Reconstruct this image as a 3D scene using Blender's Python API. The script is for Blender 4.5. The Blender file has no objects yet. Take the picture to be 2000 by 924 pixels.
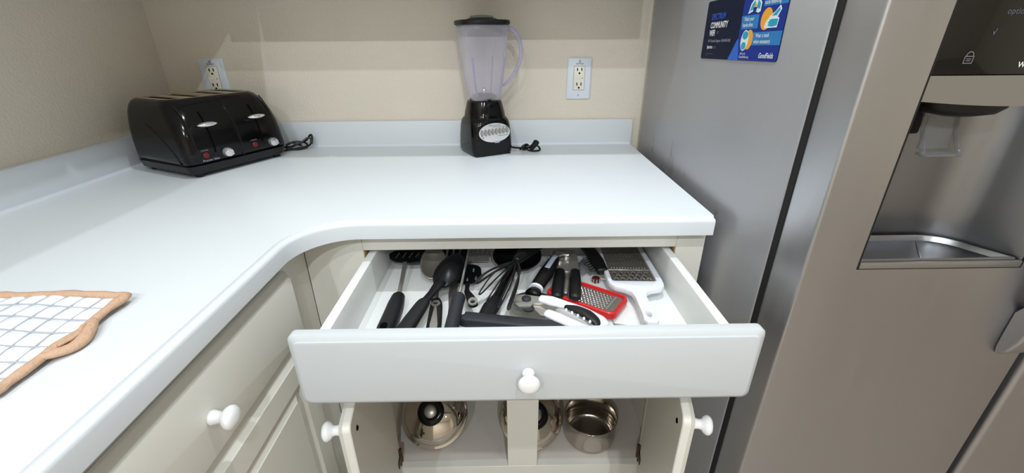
import bpy, bmesh, math, random
from mathutils import Vector, Matrix
random.seed(7)
S = bpy.context.scene
COL = S.collection

# ------------------------------------------------------------------ camera
cam_d = bpy.data.cameras.new('camera'); cam = bpy.data.objects.new('camera', cam_d); COL.objects.link(cam)
CX, CY, CZ, PITCH, YAW, ROLL, FPX = 1.00963, -1.37328, 1.22092, 0.432337, 0.011314, -0.0070804, 840.118
fw = Vector((math.sin(YAW)*math.cos(PITCH), math.cos(YAW)*math.cos(PITCH), -math.sin(PITCH)))
rt = Vector((math.cos(YAW), -math.sin(YAW), 0)); up = rt.cross(fw)
rt2 = rt*math.cos(ROLL)+up*math.sin(ROLL); up2 = -rt*math.sin(ROLL)+up*math.cos(ROLL)
cam.matrix_world = Matrix(((rt2.x, up2.x, -fw.x, CX), (rt2.y, up2.y, -fw.y, CY), (rt2.z, up2.z, -fw.z, CZ), (0, 0, 0, 1)))
cam_d.sensor_fit = 'HORIZONTAL'; cam_d.sensor_width = 36.0; cam_d.lens = FPX/2000*36.0
cam_d.clip_start = 0.02
S.camera = cam

# ------------------------------------------------------------------ light and exposure
w = bpy.data.worlds.new('world'); S.world = w; w.use_nodes = True
w.node_tree.nodes['Background'].inputs[0].default_value = (0.9, 0.95, 1, 1)
w.node_tree.nodes['Background'].inputs[1].default_value = 0.05
S.view_settings.view_transform = 'Standard'; S.view_settings.look = 'None'
S.view_settings.gamma = 1.0; S.view_settings.use_curve_mapping = False
S.view_settings.exposure = -0.27
CEIL = 2.44
LAMPS = [(1.12, -0.74, 12), (0.46, -1.95, 6), (1.2, -1.95, 13), (0.46, -2.95, 21), (1.3, -2.95, 36), (2.4, -2.95, 6)]
for (lx, ly, pw) in LAMPS:
    ld = bpy.data.lights.new('recessed_ceiling_lamp', 'AREA'); ld.shape = 'DISK'; ld.size = 0.05
    ld.energy = pw; ld.color = (0.875, 0.945, 1.0)
    lo = bpy.data.objects.new('recessed_ceiling_lamp', ld); COL.objects.link(lo); lo.location = (lx, ly, CEIL-0.012)

# ------------------------------------------------------------------ materials
def lin(c):
    return tuple(((v/255)/12.92 if v/255 <= 0.04045 else ((v/255+0.055)/1.055)**2.4) for v in c)+(1,)
def mat(name, rgb, rough=0.5, metal=0.0, bump=0.0, bscale=300, var=0.0, vscale=20, coat=0.0, spec=0.5, aniso=None, trans=0.0, alpha=1.0, ior=1.45):
    m = bpy.data.materials.new(name); m.use_nodes = True
    nt = m.node_tree; b = nt.nodes['Principled BSDF']
    b.inputs['Base Color'].default_value = lin(rgb); b.inputs['Roughness'].default_value = rough
    b.inputs['Metallic'].default_value = metal; b.inputs['Specular IOR Level'].default_value = spec
    b.inputs['Coat Weight'].default_value = coat; b.inputs['Transmission Weight'].default_value = trans
    b.inputs['Alpha'].default_value = alpha; b.inputs['IOR'].default_value = ior
    tc = nt.nodes.new('ShaderNodeTexCoord')
    src = tc.outputs['Object']
    if aniso:
        mp = nt.nodes.new('ShaderNodeMapping'); mp.inputs['Scale'].default_value = aniso
        nt.links.new(src, mp.inputs['Vector']); src = mp.outputs['Vector']
    if bump:
        n = nt.nodes.new('ShaderNodeTexNoise'); n.inputs['Scale'].default_value = bscale; n.inputs['Detail'].default_value = 3
        bp = nt.nodes.new('ShaderNodeBump'); bp.inputs['Strength'].default_value = bump; bp.inputs['Distance'].default_value = 0.002
        nt.links.new(src, n.inputs['Vector']); nt.links.new(n.outputs['Fac'], bp.inputs['Height']); nt.links.new(bp.outputs['Normal'], b.inputs['Normal'])
    if var:
        n2 = nt.nodes.new('ShaderNodeTexNoise'); n2.inputs['Scale'].default_value = vscale; n2.inputs['Detail'].default_value = 4
        nt.links.new(src, n2.inputs['Vector'])
        mx = nt.nodes.new('ShaderNodeMix'); mx.data_type = 'RGBA'
        c = lin(rgb)
        mx.inputs[6].default_value = tuple(v*(1-var) for v in c[:3])+(1,)
        mx.inputs[7].default_value = tuple(min(1, v*(1+var)) for v in c[:3])+(1,)
        nt.links.new(n2.outputs['Fac'], mx.inputs[0]); nt.links.new(mx.outputs[2], b.inputs['Base Color'])
    return m
M = {}
M['wall'] = mat('cream_orange_peel_wall', (231, 221, 205), 0.85, bump=0.8, bscale=170, var=0.04, vscale=6)
M['ceiling'] = mat('white_ceiling', (240, 238, 232), 0.9, bump=0.3, bscale=120)
M['floor'] = mat('beige_floor', (165, 153, 140), 0.5, var=0.1, vscale=3)
M['laminate'] = mat('white_laminate', (226, 231, 235), 0.35, bump=0.02, bscale=900)
M['cabinet'] = mat('off_white_cabinet_paint', (231, 228, 219), 0.38, bump=0.02, bscale=250)
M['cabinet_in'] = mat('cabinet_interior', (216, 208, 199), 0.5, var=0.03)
M['drawer_w'] = mat('white_drawer_melamine', (238, 239, 236), 0.4)
M['front'] = mat('white_drawer_front_paint', (208, 212, 215), 0.35, bump=0.02, bscale=250)
M['raw'] = mat('raw_board_edge', (196, 172, 128), 0.7, var=0.1, vscale=60)
M['porcelain'] = mat('white_porcelain', (247, 247, 247), 0.12, coat=0.5)
M['blackgloss'] = mat('glossy_black_plastic', (8, 7, 7), 0.13, coat=0.0, spec=0.38)
M['blackmid'] = mat('satin_black_plastic', (14, 14, 15), 0.4)
M['blackrub'] = mat('black_rubber_grip', (20, 20, 22), 0.55, bump=0.05, bscale=600)
M['nylon'] = mat('black_nylon', (10, 10, 13), 0.34, spec=0.35)
M['greyplastic'] = mat('dark_grey_plastic', (40, 42, 48), 0.5, bump=0.05, bscale=700)
M['chrome'] = mat('chrome', (236, 236, 238), 0.14, 0.8)
M['steel'] = mat('polished_steel', (214, 210, 204), 0.2, 0.9)
M['brushed'] = mat('brushed_steel', (196, 190, 182), 0.34, 0.85, bump=0.05, bscale=200, aniso=(1, 1, 30))
M['deck'] = mat('tan_reflecting_steel_deck', (196, 178, 152), 0.4, 0.8)  # tan reflection of the wall is put into the base colour
M['red'] = mat('red_plastic', (206, 30, 34), 0.35)
M['redbtn'] = mat('dark_red_button', (112, 16, 24), 0.3)
M['white_pl'] = mat('white_plastic', (238, 240, 246), 0.3)
M['greyinset'] = mat('pale_grey_plastic', (170, 176, 190), 0.45)
M['letter_w'] = mat('white_print', (232, 236, 240), 0.5)
M['letter_g'] = mat('grey_print', (120, 120, 124), 0.5)
M['letter_dim'] = mat('faint_grey_print', (92, 98, 112), 0.5)
M['letter_k'] = mat('black_print', (30, 30, 32), 0.5)
M['outlet'] = mat('white_wall_plate', (226, 233, 242), 0.3)
M['ivory'] = mat('ivory_receptacle', (238, 234, 218), 0.35)
M['dark'] = mat('dark_slot', (7, 6, 5), 0.8, spec=0.05)
M['gasket'] = mat('black_gasket', (20, 19, 19), 0.7)
M['quilt'] = mat('white_quilted_cotton', (236, 238, 242), 0.9, bump=0.4, bscale=500)
M['thread'] = mat('grey_check_stitch', (182, 184, 193), 0.9)
M['trim'] = mat('tan_cotton_binding', (208, 172, 145), 0.95, bump=1.0, bscale=180, var=0.1, vscale=70, spec=0.1)
M['hinge'] = mat('antique_bronze_hinge', (96, 80, 62), 0.4, 0.9)
M['navy'] = mat('magnet_navy', (18, 26, 50), 0.5, spec=0.15)
M['blue'] = mat('magnet_blue', (24, 50, 140), 0.5, spec=0.2)
M['bright'] = mat('magnet_bright_blue', (10, 96, 200), 0.3)
M['sky'] = mat('magnet_sky_blue', (36, 124, 190), 0.3)
M['teal'] = mat('magnet_teal', (30, 160, 190), 0.3)
M['orange'] = mat('magnet_orange', (240, 166, 46), 0.3)
M['paper'] = mat('magnet_white', (226, 234, 240), 0.3)
M['blueink'] = mat('blue_print', (34, 90, 200), 0.4)
M['plate_blk'] = mat('black_glass_panel', (9, 8, 9), 0.08, coat=0.5)
M['band'] = mat('grey_metal_band', (158, 155, 151), 0.35, 0.7)
M['rednub'] = mat('dark_red_ribbed_plastic', (84, 22, 24), 0.45)
M['greyline'] = mat('yellow_green_indicator', (196, 206, 70), 0.4)
M['greymet'] = mat('grey_steel', (190, 187, 181), 0.36, 0.75)

def glassy(name, rgb, tfac, rough=0.1, gloss=0.12):
    # thin clear plastic: see-through + a little diffuse haze + sheen
    m = bpy.data.materials.new(name); m.use_nodes = True; nt = m.node_tree
    for n in list(nt.nodes): nt.nodes.remove(n)
    out = nt.nodes.new('ShaderNodeOutputMaterial')
    tr = nt.nodes.new('ShaderNodeBsdfTransparent'); tr.inputs[0].default_value = lin(tuple(255-(255-v)*0.35 for v in rgb))
    df = nt.nodes.new('ShaderNodeBsdfPrincipled'); df.inputs['Base Color'].default_value = lin(rgb); df.inputs['Roughness'].default_value = rough
    mix = nt.nodes.new('ShaderNodeMixShader')
    lw = nt.nodes.new('ShaderNodeLayerWeight'); lw.inputs['Blend'].default_value = 0.35
    mr = nt.nodes.new('ShaderNodeMapRange'); mr.inputs[3].default_value = 1-tfac; mr.inputs[4].default_value = min(1, 1-tfac+0.45)
    nt.links.new(lw.outputs['Facing'], mr.inputs[0]); nt.links.new(mr.outputs[0], mix.inputs[0])
    nt.links.new(tr.outputs[0], mix.inputs[1]); nt.links.new(df.outputs[0], mix.inputs[2]); nt.links.new(mix.outputs[0], out.inputs[0])
    return m
M['jar'] = glassy('lilac_clear_plastic', (242, 238, 246), 0.84, 0.12)
M['jarhandle'] = glassy('lilac_clear_handle', (206, 198, 228), 0.66, 0.08)
M['clear'] = glassy('clear_plastic', (176, 178, 180), 0.88, 0.08)
M['dull'] = mat('dull_brown_grey_steel', (148, 141, 132), 0.36, 0.7)
M['badge'] = mat('bright_silver_badge', (236, 237, 240), 0.3, 0.45)
M['pan'] = mat('polished_pan_steel', (186, 178, 168), 0.16, 1.0)
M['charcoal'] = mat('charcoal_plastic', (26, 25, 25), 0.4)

def stainless(name, rgb, rough, axis):
    m = mat(name, rgb, rough, 1.0)
    nt = m.node_tree; b = nt.nodes['Principled BSDF']
    tc = nt.nodes.new('ShaderNodeTexCoord'); mp = nt.nodes.new('ShaderNodeMapping'); mp.inputs['Scale'].default_value = axis
    n = nt.nodes.new('ShaderNodeTexNoise'); n.inputs['Scale'].default_value = 60; n.inputs['Detail'].default_value = 5
    nt.links.new(tc.outputs['Object'], mp.inputs[0]); nt.links.new(mp.outputs[0], n.inputs['Vector'])
    mr = nt.nodes.new('ShaderNodeMapRange'); mr.inputs[3].default_value = rough-0.06; mr.inputs[4].default_value = rough+0.08
    nt.links.new(n.outputs['Fac'], mr.inputs[0]); nt.links.new(mr.outputs[0], b.inputs['Roughness'])
    bp = nt.nodes.new('ShaderNodeBump'); bp.inputs['Strength'].default_value = 0.04; bp.inputs['Distance'].default_value = 0.001
    nt.links.new(n.outputs['Fac'], bp.inputs['Height']); nt.links.new(bp.outputs['Normal'], b.inputs['Normal'])
    return m
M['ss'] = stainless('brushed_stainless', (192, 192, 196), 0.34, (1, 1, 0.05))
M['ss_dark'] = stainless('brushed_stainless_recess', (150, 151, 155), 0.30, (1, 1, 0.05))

def side_mat():
    m = mat('grey_textured_fridge_side', (172, 172, 176), 0.36, 0.4, bump=0.08, bscale=500)
    nt = m.node_tree; b = nt.nodes['Principled BSDF']; tc = nt.nodes.new('ShaderNodeTexCoord')
    spots = [((1.427, -0.31, 0.925), (0.022, 0.03)), ((1.427, -0.30, 0.955), (0.009, 0.03)), ((1.427, -0.155, 0.94), (0.012, 0.03)), ((1.427, -0.58, 0.885), (0.014, 0.03)), ((1.427, -0.255, 0.9), (0.02, 0.012)), ((1.427, -0.4, 0.93), (0.008, 0.014)), ((1.427, -0.6, 0.875), (0.03, 0.012))]
    nz = nt.nodes.new('ShaderNodeTexNoise'); nz.inputs['Scale'].default_value = 55; nz.inputs['Detail'].default_value = 5
    nt.links.new(tc.outputs['Object'], nz.inputs['Vector'])
    acc = None
    for (p, r) in spots:
        mp = nt.nodes.new('ShaderNodeMapping'); mp.vector_type = 'POINT'
        mp.inputs['Scale'].default_value = (0, 1/r[0], 1/r[1]); mp.inputs['Location'].default_value = (0, -p[1]/r[0], -p[2]/r[1])
        nt.links.new(tc.outputs['Object'], mp.inputs[0])
        ln = nt.nodes.new('ShaderNodeVectorMath'); ln.operation = 'LENGTH'; nt.links.new(mp.outputs[0], ln.inputs[0])
        mr = nt.nodes.new('ShaderNodeMapRange'); mr.inputs[1].default_value = 1.2; mr.inputs[2].default_value = 0.1; nt.links.new(ln.outputs['Value'], mr.inputs[0])
        if acc is None: acc = mr.outputs[0]
        else:
            a = nt.nodes.new('ShaderNodeMath'); a.operation = 'MAXIMUM'; nt.links.new(acc, a.inputs[0]); nt.links.new(mr.outputs[0], a.inputs[1]); acc = a.outputs[0]
    mu = nt.nodes.new('ShaderNodeMath'); mu.operation = 'MULTIPLY'; nt.links.new(acc, mu.inputs[0])
    m2 = nt.nodes.new('ShaderNodeMapRange'); m2.inputs[1].default_value = 0.42; m2.inputs[2].default_value = 0.75; nt.links.new(nz.outputs['Fac'], m2.inputs[0]); nt.links.new(m2.outputs[0], mu.inputs[1])
    mx = nt.nodes.new('ShaderNodeMix'); mx.data_type = 'RGBA'; mx.inputs[6].default_value = lin((172, 172, 176)); mx.inputs[7].default_value = lin((118, 88, 48))
    nt.links.new(mu.outputs[0], mx.inputs[0]); nt.links.new(mx.outputs[2], b.inputs['Base Color'])
    return m
M['fridge_side'] = side_mat()

# ------------------------------------------------------------------ helpers
def link(name, me, m, parent=None, loc=None, smooth=False, rot=None):
    o = bpy.data.objects.new(name, me); COL.objects.link(o)
    if m is not None:
        me.materials.clear(); me.materials.append(M[m] if isinstance(m, str) else m)
    if parent is not None: o.parent = parent
    if loc is not None: o.location = loc
    if rot is not None: o.rotation_euler = rot
    if smooth:
        for p in me.polygons: p.use_smooth = True
        if smooth != 'all':
            try: me.set_sharp_from_angle(angle=math.radians(38))
            except Exception: pass
    return o
def ob(name, bm, m, parent=None, loc=None, smooth=True, rot=None):
    bmesh.ops.recalc_face_normals(bm, faces=bm.faces)
    me = bpy.data.meshes.new(name); bm.to_mesh(me); bm.free()
    return link(name, me, m, parent, loc, smooth, rot)
def tag(o, label, cat, group=None):
    o['label'] = label; o['category'] = cat
    if group: o['group'] = group
    return o
def thing(name, label, cat, loc=(0, 0, 0), rz=0.0, group=None):
    o = bpy.data.objects.new(name, None); COL.objects.link(o); o.location = loc; o.rotation_euler = (0, 0, rz); o.empty_display_size = 0.05
    return tag(o, label, cat, group)
def struct(o): o['kind'] = 'structure'; return o
def box(bm, a, b, bev=0.0, seg=2):
    r = bmesh.ops.create_cube(bm, size=1)
    vs = r['verts']
    for v in vs:
        v.co = Vector((a[0]+(v.co.x+0.5)*(b[0]-a[0]), a[1]+(v.co.y+0.5)*(b[1]-a[1]), a[2]+(v.co.z+0.5)*(b[2]-a[2])))
    if bev:
        es = list({e for v in vs for e in v.link_edges})
        bmesh.ops.bevel(bm, geom=es, offset=bev, segments=seg, affect='EDGES', profile=0.5)
    return bm
def B(a, b, bev=0.0, seg=2): return box(bmesh.new(), a, b, bev, seg)
def loft(bm, rings, cap0=True, cap1=True, closed=True):
    vr = [[bm.verts.new(p) for p in r] for r in rings]
    n = len(vr[0])
    for i in range(len(vr)-1):
        for j in range(n if closed else n-1):
            k = (j+1) % n
            bm.faces.new((vr[i][j], vr[i][k], vr[i+1][k], vr[i+1][j]))
    if cap0: bm.faces.new(list(reversed(vr[0])))
    if cap1: bm.faces.new(vr[-1])
    return vr
def lathe(prof, n=32, bm=None, cap0=False, cap1=False, mtx=None):
    bm = bm or bmesh.new()
    vr = []
    new = []
    for (r, z) in prof:
        if r < 1e-6: v = bm.verts.new((0, 0, z)); vr.append([v]); new.append(v)
        else:
            ring = [bm.verts.new((r*math.cos(2*math.pi*k/n), r*math.sin(2*math.pi*k/n), z)) for k in range(n)]
            vr.append(ring); new += ring
    for i in range(len(vr)-1):
        a, b = vr[i], vr[i+1]
        for k in range(n):
            l = (k+1) % n
            if len(a) == 1 and len(b) == 1: continue
            if len(a) == 1: bm.faces.new((a[0], b[k], b[l]))
            elif len(b) == 1: bm.faces.new((a[k], a[l], b[0]))
            else: bm.faces.new((a[k], a[l], b[l], b[k]))
    if cap0 and len(vr[0]) > 1: bm.faces.new(list(reversed(vr[0])))
    if cap1 and len(vr[-1]) > 1: bm.faces.new(vr[-1])
    if mtx is not None: bmesh.ops.transform(bm, matrix=mtx, verts=new)
    return bm
def rrect(hx, hy, r, n=5, cx=0, cy=0):
    r = min(r, hx*0.999, hy*0.999)
    pts = []
    for (sx, sy, a0) in ((1, 1, 0), (-1, 1, 90), (-1, -1, 180), (1, -1, 270)):
        for k in range(n+1):
            a = math.radians(a0+90*k/n)
            pts.append((cx+sx*(hx-r)+r*math.cos(a), cy+sy*(hy-r)+r*math.sin(a)))
    return pts
def catmull(pts, sub):
    P = [Vector(p) for p in pts]; out = []
    for i in range(len(P)-1):
        p0 = P[i-1] if i else P[0]*2-P[1]; p1 = P[i]; p2 = P[i+1]; p3 = P[i+2] if i+2 < len(P) else P[-1]*2-P[-2]
        for s in range(sub):
            t = s/sub
            out.append(0.5*((2*p1)+(-p0+p2)*t+(2*p0-5*p1+4*p2-p3)*t*t+(-p0+3*p1-3*p2+p3)*t**3))
    out.append(P[-1]); return out
def tube(pts, rad, n=10, sub=4, bm=None, flat=1.0, sq=2.0, ends=True, closed=False):
    # pts: 3D path; rad: number or list of half-widths; flat: height/width; sq: superellipse exponent
    bm = bm or bmesh.new()
    if not hasattr(rad, '__len__'): rad = [rad]*len(pts)
    P4 = [tuple(p)+(r,) for p, r in zip(pts, rad)]
    if sub > 1:
        C3 = catmull(pts, sub); R = []
        for i in range(len(rad)-1):
            for s in range(sub):
                t = s/sub; R.append(rad[i]*(1-t)+rad[i+1]*t)
        R.append(rad[-1])
    else: C3 = [Vector(p) for p in pts]; R = list(rad)
    sec = []
    for k in range(n):
        a = 2*math.pi*k/n; c, s = math.cos(a), math.sin(a)
        sec.append((math.copysign(abs(c)**(2/sq), c), math.copysign(abs(s)**(2/sq), s)))
    rings = []
    last_side = None
    for i, p in enumerate(C3):
        t = (C3[min(i+1, len(C3)-1)]-C3[max(i-1, 0)])
        if t.length < 1e-9: t = Vector((0, 1, 0))
        t.normalize()
        side = t.cross(Vector((0, 0, 1)))
        if side.length < 0.15: side = last_side.copy() if last_side else Vector((1, 0, 0)); side -= t*side.dot(t)
        side.normalize()
        if last_side and side.dot(last_side) < 0: side = -side
        last_side = side; upv = side.cross(t)
        rings.append([p+side*(R[i]*c)+upv*(R[i]*flat*s) for c, s in sec])
        if i in (0, len(C3)-1) and ends:
            pass
    if ends and not closed:
        def shrink(ring, p, t, r):
            return [[p+(q-p)*f+t*(r*d) for q in ring] for f, d in ((0.86, 0.35), (0.5, 0.6))]
        t0 = (C3[0]-C3[1]).normalized(); t1 = (C3[-1]-C3[-2]).normalized()
        fl = min(1, flat)
        a = shrink(rings[0], C3[0], t0, R[0]*fl); b = shrink(rings[-1], C3[-1], t1, R[-1]*fl)
        rings = [a[1], a[0]]+rings+[b[0], b[1]]
    if closed:
        vr = loft(bm, rings, False, False)
        for k in range(n):
            l = (k+1) % n
            bm.faces.new((vr[-1][k], vr[-1][l], vr[0][l], vr[0][k]))
    else: loft(bm, rings)
    return bm
def plate(outline, holes, z0, z1, bm=None, mtx=None):
    # flat plate with real through holes, outline and holes as lists of (x, y)
    bm = bm or bmesh.new(); b2 = bmesh.new()
    es = []
    for lp in [outline]+list(holes):
        vs = [b2.verts.new((x, y, z0)) for x, y in lp]
        for i in range(len(vs)): es.append(b2.edges.new((vs[i], vs[(i+1) % len(vs)])))
    bmesh.ops.triangle_fill(b2, use_beauty=True, use_dissolve=False, edges=es, normal=(0, 0, 1))
    ret = bmesh.ops.extrude_face_region(b2, geom=list(b2.faces))
    vs = [g for g in ret['geom'] if isinstance(g, bmesh.types.BMVert)]
    bmesh.ops.translate(b2, verts=vs, vec=(0, 0, z1-z0))
    if mtx is not None: bmesh.ops.transform(b2, matrix=mtx, verts=b2.verts)
    me = bpy.data.meshes.new('tmp'); b2.to_mesh(me); b2.free(); bm.from_mesh(me); bpy.data.meshes.remove(me)
    return bm
def ell(cx, cy, rx, ry, n=16, rot=0):
    o = []
    for k in range(n):
        a = 2*math.pi*k/n; x, y = rx*math.cos(a), ry*math.sin(a)
        o.append((cx+x*math.cos(rot)-y*math.sin(rot), cy+x*math.sin(rot)+y*math.cos(rot)))
    return o
def bar(x0, y0, x1, y1, w, n=3):
    # rounded slot outline
    d = Vector((x1-x0, y1-y0)).normalized(); s = Vector((-d.y, d.x)); o = []
    a0 = math.atan2(d.y, d.x)
    for k in range(n+1):
        a = a0-math.pi/2+math.pi*k/n; o.append((x1+w*math.cos(a), y1+w*math.sin(a)))
    for k in range(n+1):
        a = a0+math.pi/2+math.pi*k/n; o.append((x0+w*math.cos(a), y0+w*math.sin(a)))
    return o
def panel(hw, hh, rings, n=4):
    # slab in local XZ facing -Y; rings = (inset, depth towards viewer, corner radius)
    bm = bmesh.new(); rr = []
    for (ins, d, r) in rings:
        rr.append([(x, -d, z) for x, z in rrect(hw-ins, hh-ins, max(r, 0.0004), n)])
    loft(bm, rr); return bm
def letters(name, body, size, m, parent, mtx, align='LEFT', squeeze=1.0, shear=0.0, thick=0.0, spacing=1.0):
    cu = bpy.data.curves.new(name, 'FONT'); cu.body = body; cu.size = size; cu.align_x = align; cu.shear = shear; cu.offset = thick; cu.space_character = spacing
    cu.resolution_u = 3
    t = bpy.data.objects.new(name, cu); COL.objects.link(t)
    dg = bpy.context.evaluated_depsgraph_get()
    me = bpy.data.meshes.new_from_object(t.evaluated_get(dg))
    COL.objects.unlink(t); bpy.data.objects.remove(t); bpy.data.curves.remove(cu)
    me.transform(mtx @ Matrix.Diagonal((squeeze, 1, 1, 1)))
    me.name = name
    return link(name, me, m, parent)
def frame(origin, xaxis, yaxis):
    x = Vector(xaxis).normalized(); y = Vector(yaxis).normalized(); z = x.cross(y).normalized(); y = z.cross(x)
    o = Vector(origin)
    return Matrix(((x.x, y.x, z.x, o.x), (x.y, y.y, z.y, o.y), (x.z, y.z, z.z, o.z), (0, 0, 0, 1)))
def flat(outline, mtx, z0=0.0, z1=0.0004):
    return plate(outline, [], z0, z1, mtx=mtx)

# ------------------------------------------------------------------ room shell
RX, RY = 3.9, -4.4
struct(ob('wall_back', B((-0.1, 0, 0), (RX+0.1, 0.1, CEIL)), 'wall', smooth=False))
struct(ob('wall_left', B((-0.1, RY, 0), (0, 0, CEIL)), 'wall', smooth=False))
struct(ob('wall_right', B((RX, RY, 0), (RX+0.1, 0, CEIL)), 'wall', smooth=False))
struct(ob('wall_front', B((-0.1, RY-0.1, 0), (RX+0.1, RY, CEIL)), 'wall', smooth=False))
struct(ob('floor', B((-0.1, RY-0.1, -0.1), (RX+0.1, 0.1, 0)), 'floor', smooth=False))
struct(ob('ceiling', B((-0.1, RY-0.1, CEIL), (RX+0.1, 0.1, CEIL+0.1)), 'ceiling', smooth=False))

# ------------------------------------------------------------------ wall cabinets above the frame (they shade the walls)
def wall_cabinet(loc, rz, width, label, ndoors, z0=1.34, z1=2.12):
    t = thing('wall_cabinet', label, 'cabinet', loc, rz)
    ob('cabinet_body', B((0, -0.30, z0), (width, 0, z1)), 'cabinet', t, smooth=False)
    dw = width/ndoors
    for k in range(ndoors):
        d = ob('door', panel(dw/2-0.004, (z1-z0)/2-0.004, [(0, 0, 0.003), (0, 0.012, 0.003), (0.008, 0.02, 0.003), (0.05, 0.02, 0.003), (0.056, 0.013, 0.003), (0.08, 0.019, 0.003)]), 'cabinet', t, loc=(dw*(k+0.5), -0.3005, (z0+z1)/2))
    return t
wall_cabinet((0.33, -0.0005, 0), 0, 1.06, 'off-white wall cabinet hung above the blender', 3)
wall_cabinet((0.0005, -1.95, 0), math.pi/2, 1.94, 'off-white wall cabinet hung on the left wall above the toaster', 4)

# ------------------------------------------------------------------ countertop
ZC = 0.914
XR = 1.400
YL = -1.95
def counter_outline(ins):
    # L-shaped, counter-clockwise seen from above; ins = inset from the exposed front edge only
    R = 0.098+ins; fx = 0.635-ins; fy = -0.635+ins; pts = [(0.0, 0.0), (0.0, YL), (fx, YL)]
    cx, cy = fx+R, fy-R   # centre of the concave corner
    cx, cy = 0.635+0.098, -0.635-0.098
    rr = 0.098+ins
    pts += [(cx-rr, cy-0.25)]
    for k in range(13):
        a = math.radians(180-90*k/12); pts.append((cx+rr*math.cos(a), cy+rr*math.sin(a)))
    pts += [(cx+0.3, cy+rr), (XR, cy+rr), (XR, 0.0)]
    return pts
bm = bmesh.new()
prof = [(0.02, -0.036), (0.0, -0.036), (0.0, -0.0105), (0.0007, -0.0075), (0.0022, -0.0056), (0.0042, -0.0046), (0.0090, -0.0042), (0.0100, -0.0036), (0.0112, -0.0005), (0.0125, 0.0)]
rings = [[(x, y, ZC+z) for x, y in counter_outline(i)] for i, z in prof]
loft(bm, rings, cap0=True, cap1=True)
bmesh.ops.triangulate(bm, faces=[f for f in bm.faces if len(f.verts) > 4])
top = ob('countertop', bm, 'laminate')
tag(top, 'white laminate L-shaped countertop with rounded front edge and low backsplash', 'countertop')
HB = 0.077
ob('backsplash', B((0.019, -0.019, ZC-0.0005), (1.402, -0.0005, ZC+HB), 0.0012), 'laminate', top)
ob('backsplash', B((0.0005, YL, ZC-0.0005), (0.0185, -0.0005, ZC+HB), 0.0012), 'laminate', top)
cv = bmesh.new()
def cove(path_a, path_b, nrm):
    a, b, nn = Vector(path_a), Vector(path_b), Vector(nrm); r = 0.006; rr = []
    for p in (a, b):
        ring = [p]
        for k in range(6):
            t = math.radians(90*k/5); ring.append(p+nn*(r*(1-math.sin(t)))+Vector((0, 0, r*(1-math.cos(t)))))
        rr.append(ring)
    loft(cv, rr)
cove((0.02, -0.019, ZC), (XR, -0.019, ZC), (0, -1, 0)); cove((0.0185, YL, ZC), (0.0185, -0.019, ZC), (1, 0, 0))
ob('cove_strip', cv, 'laminate', top)

# ------------------------------------------------------------------ knob
def knob_bm(s=1.0):
    p = [(0.0098, 0), (0.0102, 0.003), (0.0088, 0.007), (0.0078, 0.012), (0.0088, 0.0165), (0.0135, 0.020), (0.0160, 0.0245), (0.0155, 0.0285), (0.012, 0.032), (0.006, 0.0337), (0, 0.034)]
    return lathe([(r*s, z*s) for r, z in p], 28, cap0=True)
ROT_FRONT = (math.pi/2, 0, 0)        # knob axis to -Y

# ------------------------------------------------------------------ base cabinet below the back run, drawer pulled out, doors open
FY = -0.600
cab = thing('base_cabinet', 'off-white base cabinet with its drawer pulled out and both doors open', 'cabinet', (0, 0, 0))
FX0, FX1 = 0.6021, 1.405
OX0, OX1 = 0.72, 1.349
MX0, MX1 = 1.003, 1.080
ZT = ZC-0.0362
def part(name, a, b, m='cabinet', bev=0.001, parent=cab): return ob(name, B(a, b, bev, 1), m, parent)
part('stile', (FX0, FY, 0.1), (OX0, FY+0.02, ZT)); part('stile', (OX1, FY, 0.1), (FX1, FY+0.02, ZT)); part('stile', (MX0, FY, 0.2005), (MX1, FY+0.02, 0.685))
part('rail', (OX0+0.0002, FY, 0.837), (OX1-0.0002, FY+0.02, ZT)); part('rail', (OX0+0.0002, FY, 0.685), (OX1-0.0002, FY+0.02, 0.712)); part('rail', (OX0+0.0002, FY, 0.1), (OX1-0.0002, FY+0.02, 0.2))
part('side_panel', (1.387, FY+0.0202, 0.1), (1.403, -0.001, ZT)); part('side_panel', (0.678, FY+0.0202, 0.1), (0.694, -0.001, ZT), 'cabinet_in')
part('cabinet_back', (0.6942, -0.018, 0.1), (1.3868, -0.001, ZT), 'cabinet_in')
part('bottom_shelf', (0.6942, FY+0.0202, 0.182), (1.3868, -0.0182, 0.1995), 'cabinet_in')
part('toe_kick', (0.69, -0.53, 0.0005), (1.403, -0.51, 0.0995))
part('edge_board', (OX0+0.0001, FY+0.0006, 0.7125), (OX0+0.0022, FY+0.0199, 0.8365), 'raw', 0); part('edge_board', (OX1-0.0022, FY+0.0006, 0.7125), (OX1-0.0001, FY+0.0199, 0.8365), 'raw', 0)
# drawer
ZF = 0.757
DY0, DY1 = -0.8655, -0.40
drawer = ob('drawer', B((0.7275, DY0, ZF-0.006), (1.3420, DY1, ZF)), 'drawer_w', cab, smooth=False)
ob('drawer_side', B((0.7275, DY0, ZF-0.012), (0.7440, DY1, 0.829), 0.002), 'drawer_w', drawer)
ob('drawer_side', B((1.3260, DY0, ZF-0.012), (1.3420, DY1, 0.829), 0.002), 'drawer_w', drawer)
ob('drawer_back', B((0.7442, DY1-0.014, ZF+0.0002), (1.3258, DY1, 0.826), 0.001), 'drawer_w', drawer)
fr = ob('drawer_front', panel(0.3400, 0.0645, [(0.0015, 0, 0.010), (0, 0.0015, 0.011), (0, 0.0125, 0.011), (0.0015, 0.0150, 0.011), (0.0085, 0.0180, 0.009), (0.0092, 0.0205, 0.009), (0.0105, 0.0210, 0.008)]), 'front', drawer, loc=(1.0365, DY0-0.0003, 0.7805))
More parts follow.
